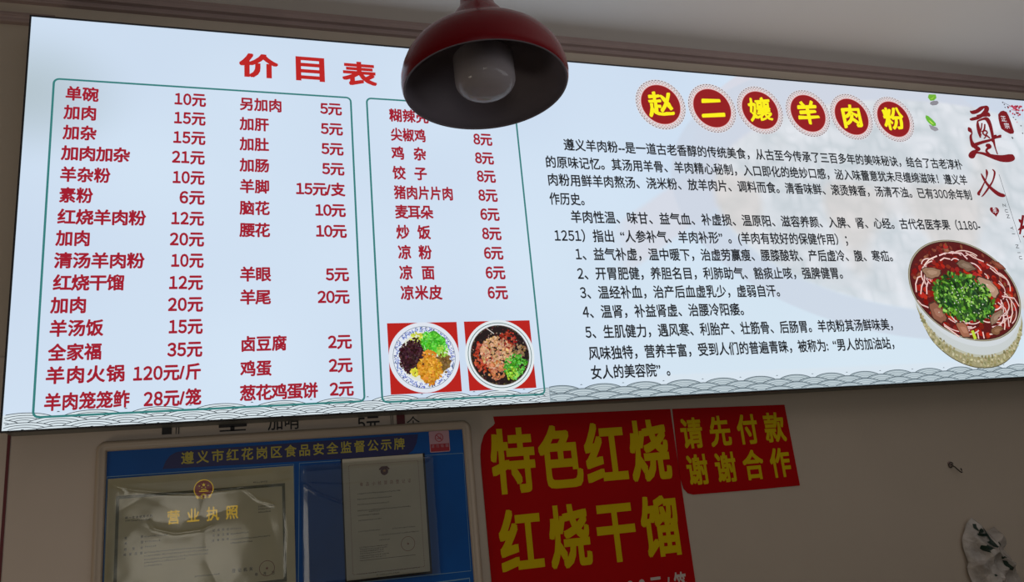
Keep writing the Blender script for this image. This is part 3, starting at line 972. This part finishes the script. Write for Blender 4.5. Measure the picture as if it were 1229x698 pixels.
for d, y in ((0, -0.0058), (0, -0.014), (0.003, -0.020), (0.010, -0.021), (0.014, -0.017), (0.018, -0.020), (0.0215, -0.018), (0.023, -0.0125)):
    vs += [(p[0], y, p[1]) for p in inset(d)]
fs = [(j * n + i, j * n + (i + 1) % n, (j + 1) * n + (i + 1) % n, (j + 1) * n + i) for j in range(7) for i in range(n)]
mb.add(vs, fs); bpart(mb, 'frame', M_pframe, smooth=True, recalc=True)
mb = MB(); mb.box(BX0 + 0.01, BX1 - 0.01, -BD, -0.0058, BZ0 + 0.01, BZ1 - 0.01); bpart(mb, 'blue_panel', M_blue, recalc=True)
mb = MB()
ban = [(195, 562.5), (199, 553), (204, 546.5), (211, 542.5), (222, 540.5), (501.8, 520.6), (500, 531), (496, 540), (490, 544.5), (484, 546.3)]
mb.poly([at(x, y, BD + .0005) for x, y in ban][::-1], -BD - 0.0005); bn = bpart(mb, 'title_banner', M_navy)
mb = MB()
px_text(mb, '遵义市红花岗区食品安全监督公示牌', (218.5, 548.8), (485, 533), 13.2, BD + .0008, 0.022, 0.95)
bpart(mb, 'banner_lettering', M_gold, bn)
mb = MB()


def pline(mb, pts, d, w=0.0016):
    mb.ribbon([at(x, y, d) for x, y in pts], w, -d)


pline(mb, [(124, 720), (128.3, 572), (352.5, 556.8), (354, 720)], BD + .0006)
pline(mb, [(358, 720), (359.3, 555.5), (555.8, 543.4), (565.2, 684.5), (358.5, 706)], BD + .0006)
pline(mb, [(522, 699), (563.5, 693.4), (565, 720)], BD + .0006, 0.003)
bpart(mb, 'pocket_outline', M_line)
# no smoking sign
M_pink = mat('pale_pink_sticker', rgb(196, 150, 160), 0.4, 0.5); M_stred = mat('sticker_red', rgb(170, 26, 40), 0.4, 0.5)
M_stblk = mat('sticker_black', rgb(40, 26, 34), 0.4, 0.5)
q0 = at(515.3, 529, BD); q1 = at(539.2, 527, BD); qt = at(526, 517, BD)[1]; qb = at(527, 542.3, BD)[1]
mb = MB(); mb.add([(x, y, z) for y in (-BD - 0.0012, -BD) for x, z in rrect(q0[0], q1[0], qb, qt, 0.003, 3)],
                  [tuple(range(16))[::-1]] + [(i, (i + 1) % 16, 16 + (i + 1) % 16, 16 + i) for i in range(16)])
ns = bpart(mb, 'no_smoking_sticker', M_pink, recalc=True)
cc = at(526.8, 524.8, BD); mb = MB()
ring = circ(cc[0], cc[1], 0.0098, 28) + [circ(cc[0], cc[1], 0.0098, 28)[0]]
mb.ribbon(ring, 0.0018, -BD - 0.0016); mb.ribbon([(cc[0] - .007, cc[1] + .007), (cc[0] + .007, cc[1] - .007)], 0.0018, -BD - 0.0017)
mb.ribbon([(cc[0] - .006, cc[1] - .002), (cc[0] + .006, cc[1] - .002)], 0.0016, -BD - 0.0015)
mb.ribbon([(cc[0] + .003, cc[1] - .001), (cc[0] + .005, cc[1] + .002), (cc[0] + .003, cc[1] + .005)], 0.0011, -BD - 0.0015)
mb.build('prohibition_sign', M_stred, ns)
mb = MB(); zt_ = at(527, 532.3, BD)[1]
mb.box(q0[0] + .002, q1[0] - .002, -BD - 0.0016, -BD - 0.0011, qb + .002, zt_); nb = mb.build('red_strip', M_stred, ns, recalc=True)
mb = MB(); put_text(mb, '请勿吸烟', q0[0] + .004, q1[0] - .004, zt_ - 0.0055, 0.0075, -BD - 0.0019, 0.0); mb.build('sticker_lettering', M_pink, ns)

# ---- licence in the left pocket (a thing of its own: it could be pulled out)
M_paper = mat('cream_paper', rgb(228, 216, 178), 0.5, 0.35, var=0.10, vscale=14)
M_paperw = mat('pale_paper', rgb(214, 206, 186), 0.5, 0.35, var=0.08, vscale=14)
M_border = mat('grey_green_border', rgb(122, 120, 92), 0.6, 0.3, var=0.35, vscale=420)
M_small = mat('small_print', rgb(72, 60, 46), 0.6, 0.3)
M_foil = mat('gold_foil', (1.0, 0.66, 0.06, 1), 0.36, 0.5, metal=0.8)
M_emr = mat('emblem_red', rgb(190, 40, 20), 0.35, 0.5)
M_stamp = mat('stamp_ink', rgb(150, 96, 80), 0.6, 0.3)
LD = BD + 0.0016
LB = 1.38
lic = thing('business_licence', 'landscape cream licence paper with gold title and red emblem in the left pocket', 'certificate', (0, -BD, LB))


def place(o): o.matrix_parent_inverse = Matrix.Translation((0, BD, -LB)); return o


a = at(129.8, 573.2, LD); b = at(352, 559.8, LD)
lx0, lx1, lzt = a[0], b[0], (a[1] + b[1]) / 2
lzb = lzt - 0.298
mb = MB(); mb.box(lx0, lx1, -LD, -BD - 0.0008, lzb, lzt); place(mb.build('paper', M_paper, lic, recalc=True))
# ornamental border
bx0 = at(141.5, 597, LD)[0]; bx1 = at(340.3, 581, LD)[0]; bzt = (at(141.5, 597, LD)[1] + at(340.3, 581, LD)[1]) / 2; bzb = at(341, 696, LD)[1]
mb = MB(); pts = [(bx0, bzt), (bx1, bzt), (bx1, bzb), (bx0, bzb), (bx0, bzt)]
w_ = 0.0065
for i in range(4):
    p, q = pts[i], pts[i + 1]
    if abs(p[0] - q[0]) > abs(p[1] - q[1]):
        mb.box(min(p[0], q[0]), max(p[0], q[0]), -LD - .0003, -LD, p[1] - w_ / 2, p[1] + w_ / 2)
    else:
        mb.box(p[0] - w_ / 2, p[0] + w_ / 2, -LD - .00028, -LD, min(p[1], q[1]) - w_ / 2, max(p[1], q[1]) + w_ / 2)
place(mb.build('ornamental_border', M_border, lic))
# emblem
ec = at(244.5, 586.5, LD); mb = MB()
mb.add([(p[0], -LD - 0.0006, p[1]) for p in circ(ec[0], ec[1], 0.0205, 32)] + [(ec[0], -LD - 0.0012, ec[1])], [(i, 32, (i + 1) % 32) for i in range(32)])
em = place(mb.build('emblem', M_emr, lic, recalc=True))
mb = MB()


def star(mb, cx, cz_, r, y):
    pts = []
    for k in range(10):
        rr = r if k % 2 == 0 else r * .4; t = math.pi / 2 + k * math.pi / 5; pts.append((cx + rr * math.cos(t), cz_ + rr * math.sin(t)))
    mb.add([(p[0], y, p[1]) for p in pts] + [(cx, y, cz_)], [(k, 10, (k + 1) % 10) for k in range(10)])


ye = -LD - 0.0016
star(mb, ec[0], ec[1] + .0095, .0045, ye)
for k in range(4):
    t = math.radians(205 + k * 43); star(mb, ec[0] + .0105 * math.cos(t), ec[1] + .010 + .0085 * math.sin(t) * .8, .0018, ye)
mb.ribbon([(ec[0] - .010, ec[1] - .005), (ec[0] + .010, ec[1] - .005)], .0022, ye)
mb.ribbon([(ec[0] - .006, ec[1] - .002), (ec[0], ec[1] - .0005), (ec[0] + .006, ec[1] - .002)], .0018, ye)
mb.ribbon([p for p in circ(ec[0], ec[1], .0205, 32)] + [circ(ec[0], ec[1], .0205, 32)[0]], .002, ye)
for k in range(12):
    t = 2 * math.pi * k / 12
    mb.ribbon([(ec[0] + .004 * math.cos(t), ec[1] - .0165 + .004 * math.sin(t)), (ec[0] + .0066 * math.cos(t), ec[1] - .0165 + .0066 * math.sin(t))], .0016, ye)
mb.ribbon([p for p in circ(ec[0], ec[1] - .0165, .0038, 16)] + [circ(ec[0], ec[1] - .0165, .0038, 16)[0]], .0015, ye)
for s_ in (-1, 1):
    mb.ribbon([(ec[0] + s_ * .007, ec[1] - .018), (ec[0] + s_ * .012, ec[1] - .020), (ec[0] + s_ * .016, ec[1] - .016)], .003, ye)
mb.build('emblem_gold', M_foil, em)
mb = MB(); px_text(mb, '营业执照', (201.4, 620.5), (285, 614.5), 15.5, LD + .0008, 0.02, 0.88)
place(mb.build('licence_title', M_foil, lic))
mb = MB(); SD = LD + .0004


def lt(t, l, r, h): px_text(mb, t, (120 + l[0] / 4.916, 560 + l[1] / 4.916), (120 + r[0] / 4.916, 560 + r[1] / 4.916), h, SD, 0.02, 0.9)


lt('统一社会信用代码', (150, 298), (308, 290), 2.9)
lt('名称', (145, 420), (255, 412), 3); lt('类型', (145, 452), (255, 444), 3); lt('经营者', (143, 486), (252, 478), 3); lt('经营范围', (140, 518), (250, 508), 3)
lt('组成形式', (665, 374), (760, 368), 2.8); lt('注册日期', (665, 403), (760, 397), 2.8); lt('经营场所', (662, 433), (760, 427), 2.8)
lt('登记机关', (780, 612), (900, 602), 4.4); lt('年月日', (915, 634), (1030, 624), 3.8)
rl = random.Random(5)


def scrib(l, r, h=2.2, d=None, sc_=4.916, ox=120, oy=560):
    """illegible small print: short marks on a line"""
    d = d or SD
    p = (ox + l[0] / sc_, oy + l[1] / sc_); q = (ox + r[0] / sc_, oy + r[1] / sc_)
    a = at(*p, d); b = at(*q, d); z = (a[1] + b[1]) / 2; x = a[0]; hh = h * 0.0018
    while x < b[0]:
        w = rl.uniform(.45, .8) * hh
        for _ in range(2):
            zz_ = z + rl.uniform(-.35, .35) * hh; mb.box(x, x + w, -d - .0001, -d, zz_ - hh * .09, zz_ + hh * .09)
        mb.box(x + w * .3, x + w * .5, -d - .0001, -d, z - hh * .45, z + hh * .45)
        x += hh * 1.02


for l, r in (((150, 316), (300, 310)), ((262, 410), (395, 402)), ((265, 440), (355, 434)), ((265, 470), (330, 466)), ((262, 500), (630, 476)), ((262, 520), (636, 494)), ((262, 540), (640, 516)),
             ((262, 560), (500, 545)), ((262, 582), (360, 576)), ((770, 364), (830, 360)), ((770, 394), (870, 388)), ((770, 425), (1005, 408)), ((770, 448), (895, 438)),
             ((935, 232), (1025, 228)), ((935, 248), (1025, 244)), ((935, 266), (1010, 262)), ((560, 645), (700, 632)), ((905, 92), (985, 86))):
    scrib(l, r)
place(mb.build('licence_small_print', M_small, lic))['kind'] = 'stuff'
mb = MB(); c_ = at(320.4, 681.5, SD)
mb.ribbon(circ(c_[0], c_[1], .0165, 30) + [circ(c_[0], c_[1], .0165, 30)[0]], .0012, -SD - .0002)
star(mb, c_[0], c_[1], .004, -SD - .0002)
place(mb.build('round_stamp', M_stamp, lic))

# ---- permit in the right pocket
PD = BD + 0.003
per = thing('permit_certificate', 'narrow portrait permit paper with small emblem and faint stamp in the right pocket', 'certificate', (0, -BD, LB))
ppx = {}
P = [at(410.8, 551.2, PD), at(508, 543.6, PD), at(515.6, 686.2, PD), at(416, 695.6, PD)]
x0_ = (P[0][0] + P[3][0]) / 2; x1_ = (P[1][0] + P[2][0]) / 2; zt_ = (P[0][1] + P[1][1]) / 2; zb_ = (P[2][1] + P[3][1]) / 2
mb = MB(); mb.box(x0_, x1_, -PD, -PD + .0006, zb_, zt_); place(mb.build('paper', M_paperw, per, recalc=True))
mb = MB(); mb.box(x0_ - .003, x1_ + .005, -PD + .0008, -BD - .0006, zb_ - .006, zt_ + .001); place(mb.build('pocket_gap_shade', mat('gap_shade_black', rgb(16, 16, 20), .6, .3), per, recalc=True))  # dark sheet standing in for the shade in the gap round the paper
SD2 = PD + .0003
mb = MB()
k_ = dict(sc_=8.72, ox=405, oy=540)
for l, r in (((210, 452), (650, 425)), ((210, 512), (560, 486)), ((210, 568), (540, 545)), ((212, 626), (760, 592)), ((330, 640), (445, 630)), ((215, 684), (435, 664))):
    scrib(l, r, 1.9, SD2, **k_)
k_ = dict(sc_=7.93, ox=405, oy=610)
for l, r in (((200, 112), (420, 96)), ((200, 216), (410, 202)), ((525, 186), (735, 172)), ((400, 250), (775, 216)), ((400, 298), (490, 290)), ((210, 365), (480, 350)), ((215, 385), (470, 370)),
             ((215, 405), (430, 392)), ((215, 425), (440, 412)), ((215, 447), (480, 432)), ((215, 470), (460, 452)), ((190, 614), (790, 568)), ((370, 632), (590, 606))):
    scrib(l, r, 1.7, SD2, **k_)
a = at(405 + 215 / 7.93, 610 + 490 / 7.93, SD2); b = at(405 + 745 / 7.93, 610 + 445 / 7.93, SD2)
mb.box(a[0], b[0], -SD2 - .0001, -SD2, (a[1] + b[1]) / 2 - .0004, (a[1] + b[1]) / 2 + .0004)
place(mb.build('permit_small_print', M_small, per))['kind'] = 'stuff'
mb = MB(); px_text(mb, '食品小经营店登记证', (432, 580.8), (493, 576.6), 4.4, SD2, 0.0, 0.85)
c_ = at(489.7, 652, SD2)
mb.ribbon(circ(c_[0], c_[1], .0165, 30) + [circ(c_[0], c_[1], .0165, 30)[0]], .0010, -SD2 - .0002); star(mb, c_[0], c_[1], .0035, -SD2 - .0002)
bxa, bxb = x0_ + .015, x1_ - .013; bza, bzb_ = zt_ - .016, zb_ + .012     # dotted border
for k in range(46):
    f = (k + .5) / 46
    for xx in (bxa, bxb): mb.box(xx - .0006, xx + .0006, -SD2 - .0001, -SD2, bza + (bzb_ - bza) * f - .0013, bza + (bzb_ - bza) * f + .0013)
    if k < 30:
        f = (k + .5) / 30
        for zz_ in (bza, bzb_): mb.box(bxa + (bxb - bxa) * f - .0013, bxa + (bxb - bxa) * f + .0013, -SD2 - .0001, -SD2, zz_ - .0006, zz_ + .0006)
place(mb.build('permit_title_and_stamp', M_stamp, per))
ec = at(461.3, 565, SD2); mb = MB()
mb.add([(p[0], -SD2 - .0003, p[1]) for p in circ(ec[0], ec[1], .0095, 20)], [tuple(range(20))[::-1]])
mb.ribbon([(ec[0] - .012, ec[1] + .004), (ec[0] - .006, ec[1] + .010), (ec[0] + .006, ec[1] + .010), (ec[0] + .012, ec[1] + .004)], .004, -SD2 - .0004)
em = place(mb.build('emblem', mat('emblem_brown', rgb(92, 44, 30), .45, .4), per))
mb = MB(); star(mb, ec[0], ec[1] + .001, .005, -SD2 - .0008); mb.build('emblem_gold', mat('dull_gold', rgb(170, 120, 50), .4, .4), em)

# ---- clear pocket films, crumpled


def film_mat():
    m = bpy.data.materials.new('clear_plastic_film'); m.use_nodes = True; nt = m.node_tree; nt.nodes.clear()
    out = nt.nodes.new('ShaderNodeOutputMaterial'); mix = nt.nodes.new('ShaderNodeMixShader')
    tr = nt.nodes.new('ShaderNodeBsdfTransparent'); gl = nt.nodes.new('ShaderNodeBsdfGlossy'); fr = nt.nodes.new('ShaderNodeFresnel')
    fr.inputs['IOR'].default_value = 1.6
    tr.inputs['Color'].default_value = (0.93, 0.93, 0.90, 1); gl.inputs['Roughness'].default_value = 0.11
    nt.links.new(fr.outputs[0], mix.inputs[0]); nt.links.new(tr.outputs[0], mix.inputs[1]); nt.links.new(gl.outputs[0], mix.inputs[2])
    nt.links.new(mix.outputs[0], out.inputs[0]); return m


M_film = film_mat()


def film(name, x0, x1, z0, z1, y0, amp, seed, cells, creases):
    """folds of the film come from ridges of an uneven cell pattern"""
    rr = np.random.RandomState(seed); n = 170; m = int(n * (z1 - z0) / (x1 - x0)); m = max(m, 40)
    xs = np.linspace(x0, x1, n); zs = np.linspace(z0, z1, m); XX, ZZ = np.meshgrid(xs, zs)
    cp = np.stack([rr.uniform(x0, x1, cells), rr.uniform(z0, z1, cells), rr.uniform(0, 1, cells)], 1)
    H = np.full(XX.shape, -9.0)
    for cx, cz_, h in cp:      # upper envelope of tilted planes: creases where they meet
        gxx, gzz = rr.uniform(-1, 1) * .09, rr.uniform(-1, 1) * .09
        H = np.maximum(H, h * .006 + gxx * (XX - cx) + gzz * (ZZ - cz_) - 0.55 * ((XX - cx) ** 2 + (ZZ - cz_) ** 2))
    H = (H - H.min()) / (H.max() - H.min()) * amp
    edge = np.minimum(np.minimum(XX - x0, x1 - XX), np.minimum(ZZ - z0, z1 - ZZ)); H = H + amp * 0.05 * (vnoise(XX, ZZ, 45) - .5)
    for cr, hh_, ww in creases:      # long pressed folds
        dmin = np.full(XX.shape, 9.0)
        for (ax, az), (bx_, bz_) in zip(cr[:-1], cr[1:]):
            tt = np.clip(((XX - ax) * (bx_ - ax) + (ZZ - az) * (bz_ - az)) / ((bx_ - ax) ** 2 + (bz_ - az) ** 2), 0, 1)
            dmin = np.minimum(dmin, np.hypot(XX - ax - tt * (bx_ - ax), ZZ - az - tt * (bz_ - az)))
        H = H + hh_ * np.exp(-dmin / ww)
    H *= np.clip(edge / 0.015, 0, 1) ** .7
    vs = [(float(a_), float(-y0 - h_), float(b_)) for a_, h_, b_ in zip(XX.ravel(), H.ravel(), ZZ.ravel())]
    fs = [(j * n + i, j * n + i + 1, (j + 1) * n + i + 1, (j + 1) * n + i) for j in range(m - 1) for i in range(n - 1)]
    mb = MB(); mb.add(vs, fs); o = bpart(mb, name, M_film, smooth=True); return o


f0 = at(128.8, 572, LD); f1 = at(353, 557, LD)
film('clear_pocket', f0[0], f1[0], lzb - .01, (f0[1] + f1[1]) / 2 - .004, LD + .0025, 0.005, 5, 20,
     [([at(x, y, LD) for x, y in c], h, w) for c, h, w in (([(129, 581), (160, 588), (205, 592), (240, 592), (262, 588), (290, 585), (320, 582), (353, 576)], .0016, .0022),
      ([(130, 577), (150, 590)], .001, .002), ([(290, 583), (310, 600), (330, 606)], .0014, .0025), ([(180, 626), (185, 634), (210, 640), (240, 636), (255, 630)], .0014, .0022), ([(340, 585), (345, 640), (343, 690)], .0010, .002))])
f0 = at(360, 556, PD); f1 = at(519, 546, PD)
film('clear_pocket', f0[0], f1[0], zb_ - .01, (f0[1] + f1[1]) / 2 - .004, PD + .0025, 0.004, 9, 10,
     [([at(x, y, PD) for x, y in c], h, w) for c, h, w in (([(363, 580), (380, 592), (412, 604)], .0016, .0022), ([(362, 566), (372, 556)], .0014, .002), ([(372, 580), (412, 582), (440, 578)], .0010, .0018), ([(364, 560), (364, 600), (362, 690)], .0010, .002))])

# ------------------------------------------------------------------ red posters
SQUARE[0] = True
for k__ in [k for k in _cache if k[1] > 0]: del _cache[k__]
M_pred = mat('red_poster_paper', rgb(188, 0, 4), 0.5, 0.12, var=0.12, vscale=3)
M_pyel = mat('yellow_poster_ink', rgb(214, 184, 0), 0.5, 0.12)
M_pwht = mat('white_poster_ink', rgb(205, 190, 180), 0.5, 0.4)


def sheet(pts, th, y0, bow):
    n = len(pts); mb = MB()
    mb.add([(x, -y0 - th, z) for x, z in pts] + [(x, -y0, z) for x, z in pts],
           [tuple(range(n)), tuple(range(n, 2 * n))[::-1]] + [(i, n + i, n + (i + 1) % n, (i + 1) % n) for i in range(n)])
    return mb


p1 = thing('red_dish_poster', 'large red poster with tall yellow characters and a curled upper left corner', 'poster', (0, 0, 1.2))
pt = [(592, 499.6), (804.4, 490.5), (836.8, 712), (845, 770), (597, 770), (590.2, 700), (583, 620), (577.5, 560), (576.6, 545), (577.6, 533), (580.8, 522), (586, 515), (592.3, 510), (594, 507.5)]
mb = sheet([at(x, y, .002) for x, y in pt][::-1], .0012, .0008, 0)
o = mb.build('poster_paper', M_pred, p1, recalc=True); o.location = (0, 0, -1.2)
mb = MB()
px_text(mb, '特色红烧', (593.3, 553.2), (800, 542.2), 69, .0024, 0.027, 0.72)
px_text(mb, '红烧干馏', (603.5, 648.6), (813.6, 634), 69, .0024, 0.027, 0.72)
o = mb.build('yellow_lettering', M_pyel, p1); o.location = (0, 0, -1.2)
mb = MB(); px_text(mb, '28元/笼', (754, 708), (824, 702.5), 28, .0024, 0.02, 0.6)
o = mb.build('white_lettering', M_pwht, p1); o.location = (0, 0, -1.2)
p2 = thing('red_payment_poster', 'small red poster with two rows of yellow characters, right of the large poster', 'poster', (0, 0, 1.5))
pt = [(807, 490.4), (941.5, 485.4), (960.2, 582.2), (905, 587.4), (832, 593.2), (825.5, 591.5), (820.5, 586), (817, 575), (814.2, 555), (810.5, 522)]
mb = sheet([at(x, y, .002) for x, y in pt][::-1], .0012, .0008, 0)
o = mb.build('poster_paper', M_pred, p2, recalc=True); o.location = (0, 0, -1.5)
mb = MB()
px_text(mb, '请先付款', (818.8, 518.8), (940.3, 514.4), 33, .0024, 0.026, 0.8)
px_text(mb, '谢谢合作', (826, 563), (947, 556.4), 33, .0024, 0.026, 0.8)
o = mb.build('yellow_lettering', M_pyel, p2); o.location = (0, 0, -1.5)

# ------------------------------------------------------------------ wall hook
M_metal = mat('tarnished_wire', rgb(70, 60, 56), 0.4, 0.5, metal=0.7)
hx, hz = at(1147, 561, .01)
hook = thing('wall_hook', 'small dark wire hook on the bare wall above the plastic bag', 'hook', (hx, 0, hz))
mb = MB()
pts = [(-.012, -.004, .012), (-.010, -.010, .006), (-.004, -.014, .002), (.002, -.016, -.004), (.008, -.020, -.010), (.014, -.022, -.014), (.020, -.022, -.014), (.023, -.020, -.008), (.023, -.018, -.003)]
pts = [(x * .6 - .003, y, z * 1.1) for x, y, z in pts]; mb.tube(pts, .0019, 8)
mb.build('hook_wire', M_metal, hook, smooth=True)
mb = MB()
mb.tube([(-.011 + .008 * math.cos(t), -.005 - .003 * math.sin(t), .010 + .008 * math.sin(t)) for t in [k * .5 for k in range(0, 13)]], .0013, 6)
mb.build('hook_eye', M_metal, hook, smooth=True)
mb = MB(); mb.lathe([(0.0, 0), (.007, 0), (.007, .003), (.004, .005), (0.0, .005)], 16)
o = mb.build('hook_plate', M_trim, hook); o.rotation_euler = (math.pi / 2, 0, 0); o.location = (-.011, 0, .014)

# ------------------------------------------------------------------ plastic bag hanging at lower right
M_bag = mat('thin_white_plastic', rgb(214, 204, 194), 0.22, 0.6, trans=0.15, bump=0.7, bscale=40, var=.35, vscale=22, coat=0.3)
M_green = mat('dark_green_print', rgb(24, 48, 36), 0.4, 0.5)
bagpx = [(1171.5, 620.5), (1178, 625), (1184, 632), (1190, 637), (1195, 634), (1199, 631.5), (1206, 638), (1210, 648), (1209, 658), (1214, 664), (1221, 676), (1215, 681), (1220, 684), (1228, 690), (1235, 720), (1232, 745), (1180, 745),
         (1176, 705), (1169, 690), (1166.5, 681), (1168.5, 675), (1165, 666), (1161.5, 656), (1160.5, 646), (1163.5, 636), (1165.5, 628)]
bo = [at(x, y, .03) for x, y in bagpx]
bx_c = sum(p[0] for p in bo) / len(bo); bz_c = sum(p[1] for p in bo) / len(bo)
bag = thing('plastic_bag', 'crumpled white plastic bag with dark green print hanging on the wall, lower right', 'bag', (bx_c, 0, bz_c))


def bagh(x, z):
    """front of the bag: bulge with sharp folds"""
    u, v = (x - bx_c) * 26, (z - bz_c) * 26
    f = (1 - abs(math.sin(u * 1.3 + v * 0.7 + math.sin(v)))) * .55 + (1 - abs(math.sin(u * 0.7 - v * 1.5 + 1 + .6 * math.sin(u)))) * .5 + (1 - abs(math.sin(2.6 * u + 1.0 * v + 2))) * .25
    return f


def in_poly(x, z, P):
    c = False; j = len(P) - 1
    for i in range(len(P)):
        if (P[i][1] > z) != (P[j][1] > z) and x < (P[j][0] - P[i][0]) * (z - P[i][1]) / (P[j][1] - P[i][1]) + P[i][0]: c = not c
        j = i
    return c


# concentric rings from the outline to the middle, front and back joined at the rim
dens = []
for i in range(len(bo)):
    a_, b_ = bo[i], bo[(i + 1) % len(bo)]
    for k in range(5): dens.append((a_[0] + (b_[0] - a_[0]) * k / 5, a_[1] + (b_[1] - a_[1]) * k / 5))
mb = MB(); vs = []; N = len(dens); RINGS = 26


def fy(x, z, q): return -0.012 - (0.028 * (1 - q ** 2.2) + 0.034 * bagh(x, z) * (1 - q ** 3))


for r in range(RINGS + 1):
    q = 1 - r / RINGS
    for p in dens:
        x = bx_c + (p[0] - bx_c) * q; z = bz_c + (p[1] - bz_c) * q
        vs.append((x - bx_c, fy(x, z, q), z - bz_c))
fs = [(r * N + i, r * N + (i + 1) % N, (r + 1) * N + (i + 1) % N, (r + 1) * N + i) for r in range(RINGS) for i in range(N)]
nb_ = len(vs)
for p in dens: vs.append(((p[0] - bx_c) * .9, -0.002, (p[1] - bz_c) * .9))
fs += [(nb_ + i, nb_ + (i + 1) % N, (i + 1) % N, i) for i in range(N)] + [tuple(nb_ + i for i in range(N))]
mb.add(vs, fs); mb.build('bag_film', M_bag, bag, recalc=True)


def qof(x, z):
    """how far out along the ray from the middle: 1 at the outline"""
    dx, dz = x - bx_c, z - bz_c; lo_, hi_ = 0.0, 40.0
    L = math.hypot(dx, dz)
    if L < 1e-6: return 0
    for _ in range(22):
        m_ = (lo_ + hi_) / 2
        if in_poly(bx_c + dx * m_, bz_c + dz * m_, bo): lo_ = m_
        else: hi_ = m_
    return min(1 / max(lo_, 1e-6), 1)


mb = MB()


def decal(pts):
    P = [at(x, y, .045) for x, y in pts]
    n = len(P); c_ = (sum(p[0] for p in P) / n, sum(p[1] for p in P) / n); rings = []
    for q in (1, .66, .33, 0.02):
        for p in P:
            x = c_[0] + (p[0] - c_[0]) * q; z = c_[1] + (p[1] - c_[1]) * q
            rings.append((x - bx_c, fy(x, z, qof(x, z)) - .0015, z - bz_c))
    mb.add(rings, [(r * n + i, r * n + (i + 1) % n, (r + 1) * n + (i + 1) % n, (r + 1) * n + i) for r in range(3) for i in range(n)])


def zb2(pts): return [(1120 + x / 7.12, 600 + y / 7.12) for x, y in pts]


for p in ([(392, 200), (412, 200), (408, 225), (412, 260), (400, 262), (386, 235)], [(412, 255), (430, 238), (446, 250), (452, 272), (436, 280), (420, 275)], [(388, 285), (405, 280), (470, 285), (480, 305), (440, 308), (395, 302)],
          [(405, 262), (420, 270), (418, 290), (404, 285)],
          [(445, 235), (455, 240), (500, 330), (520, 398), (508, 402), (488, 345)], [(410, 385), (440, 378), (485, 410), (462, 448), (430, 430), (414, 412)], [(465, 355), (490, 345), (512, 370), (512, 405), (488, 395)],
          [(530, 365), (545, 350), (565, 372), (548, 388), (534, 385)], [(550, 480), (575, 475), (590, 490), (566, 502)], [(570, 510), (590, 515), (640, 575), (650, 600), (620, 590), (590, 550)], [(500, 632), (516, 628), (524, 642), (508, 650)]):
    decal(zb2(p))
mb.build('green_print', M_green, bag)

# ------------------------------------------------------------------ pendant lamp
def ray_point(x, y, dist):
    d = (RIGHT * (x - 614.5) - UPV * (y - 349.0) - BACK * FPX).normalized()
    return Vector((0, -CAM_D, CAM_Z)) + d * dist


LR = 0.1405
lp = ray_point(583.5, 106, 1.43)
lamp = thing('pendant_lamp', 'dark red onion-shaped pendant lamp with white inside hanging from the ceiling', 'lamp', tuple(lp))
M_lred = mat('red_enamel', rgb(110, 0, 12), 0.25, 0.22, coat=0.10)
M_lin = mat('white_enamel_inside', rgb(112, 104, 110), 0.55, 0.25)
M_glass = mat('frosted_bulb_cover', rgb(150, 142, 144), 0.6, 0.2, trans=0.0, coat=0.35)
M_dark = mat('black_cable', rgb(26, 22, 22), 0.5, 0.4)
prof = [(1.000, 0.00), (1.012, 0.03), (1.020, 0.10), (1.014, 0.19), (0.990, 0.29), (0.945, 0.395), (0.870, 0.500), (0.77, 0.59), (0.66, 0.662), (0.55, 0.722), (0.465, 0.785), (0.41, 0.86), (0.365, 0.94), (0.325, 1.01), (0.28, 1.075), (0.24, 1.135), (0.215, 1.21), (0.20, 1.35)]
mb = MB(); o_p = [(r * LR, z * LR) for r, z in prof]
mb.lathe(o_p + [(0.17 * LR, 1.35 * LR), (0.0, 1.35 * LR)], 96)
sh = mb.build('lamp_shade', M_lred, lamp, smooth=True, recalc=False)
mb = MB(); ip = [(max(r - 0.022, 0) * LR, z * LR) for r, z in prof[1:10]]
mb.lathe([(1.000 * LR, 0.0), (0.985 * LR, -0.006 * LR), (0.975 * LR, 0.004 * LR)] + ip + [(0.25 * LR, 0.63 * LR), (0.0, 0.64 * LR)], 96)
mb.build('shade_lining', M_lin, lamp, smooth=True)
mb = MB(); mb.lathe([(0, .63 * LR), (.20 * LR, .63 * LR), (.22 * LR, .60 * LR), (.22 * LR, .44 * LR), (0, .44 * LR)], 40)
mb.build('lamp_holder', M_lin, lamp, smooth=True)
g = []
gr, gt, gb = 0.37, 0.46, -0.08
for k in range(9):
    t = math.pi / 2 * k / 8; g.append(((gr - 0.22 + 0.22 * math.sin(t)) * LR if k else 0.0, (gb + 0.20 - 0.19 * math.cos(t)) * LR))
g = [(0.0, gb * LR), (0.12 * LR, (gb + 0.001) * LR)] + [p for p in g[1:]] + [(gr * LR, gt * LR - .03 * LR), ((gr - .03) * LR, gt * LR), (.2 * LR, (gt + .03) * LR)]
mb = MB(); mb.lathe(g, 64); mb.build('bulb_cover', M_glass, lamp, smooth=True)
for ch_ in lamp.children: ch_.rotation_euler = (math.radians(-2.2), 0, 0)      # the shade hangs a little askew
mb = MB(); top = ZC - lp.z; ck = 1.34 * LR * math.sin(math.radians(2.2))
mb.tube([(0, ck, 1.33 * LR), (0, ck, top - .02)], .004, 10); mb.build('cord', M_dark, lamp, smooth=True)
mb = MB(); mb.lathe([(0, top - .028), (.02, top - .028), (.045, top - .018), (.05, top - .001), (0, top - .001)], 40)
mb.build('ceiling_rose', M_lred, lamp, smooth=True).location = (0, ck, 0)

bpy.data.objects.remove(_fo)
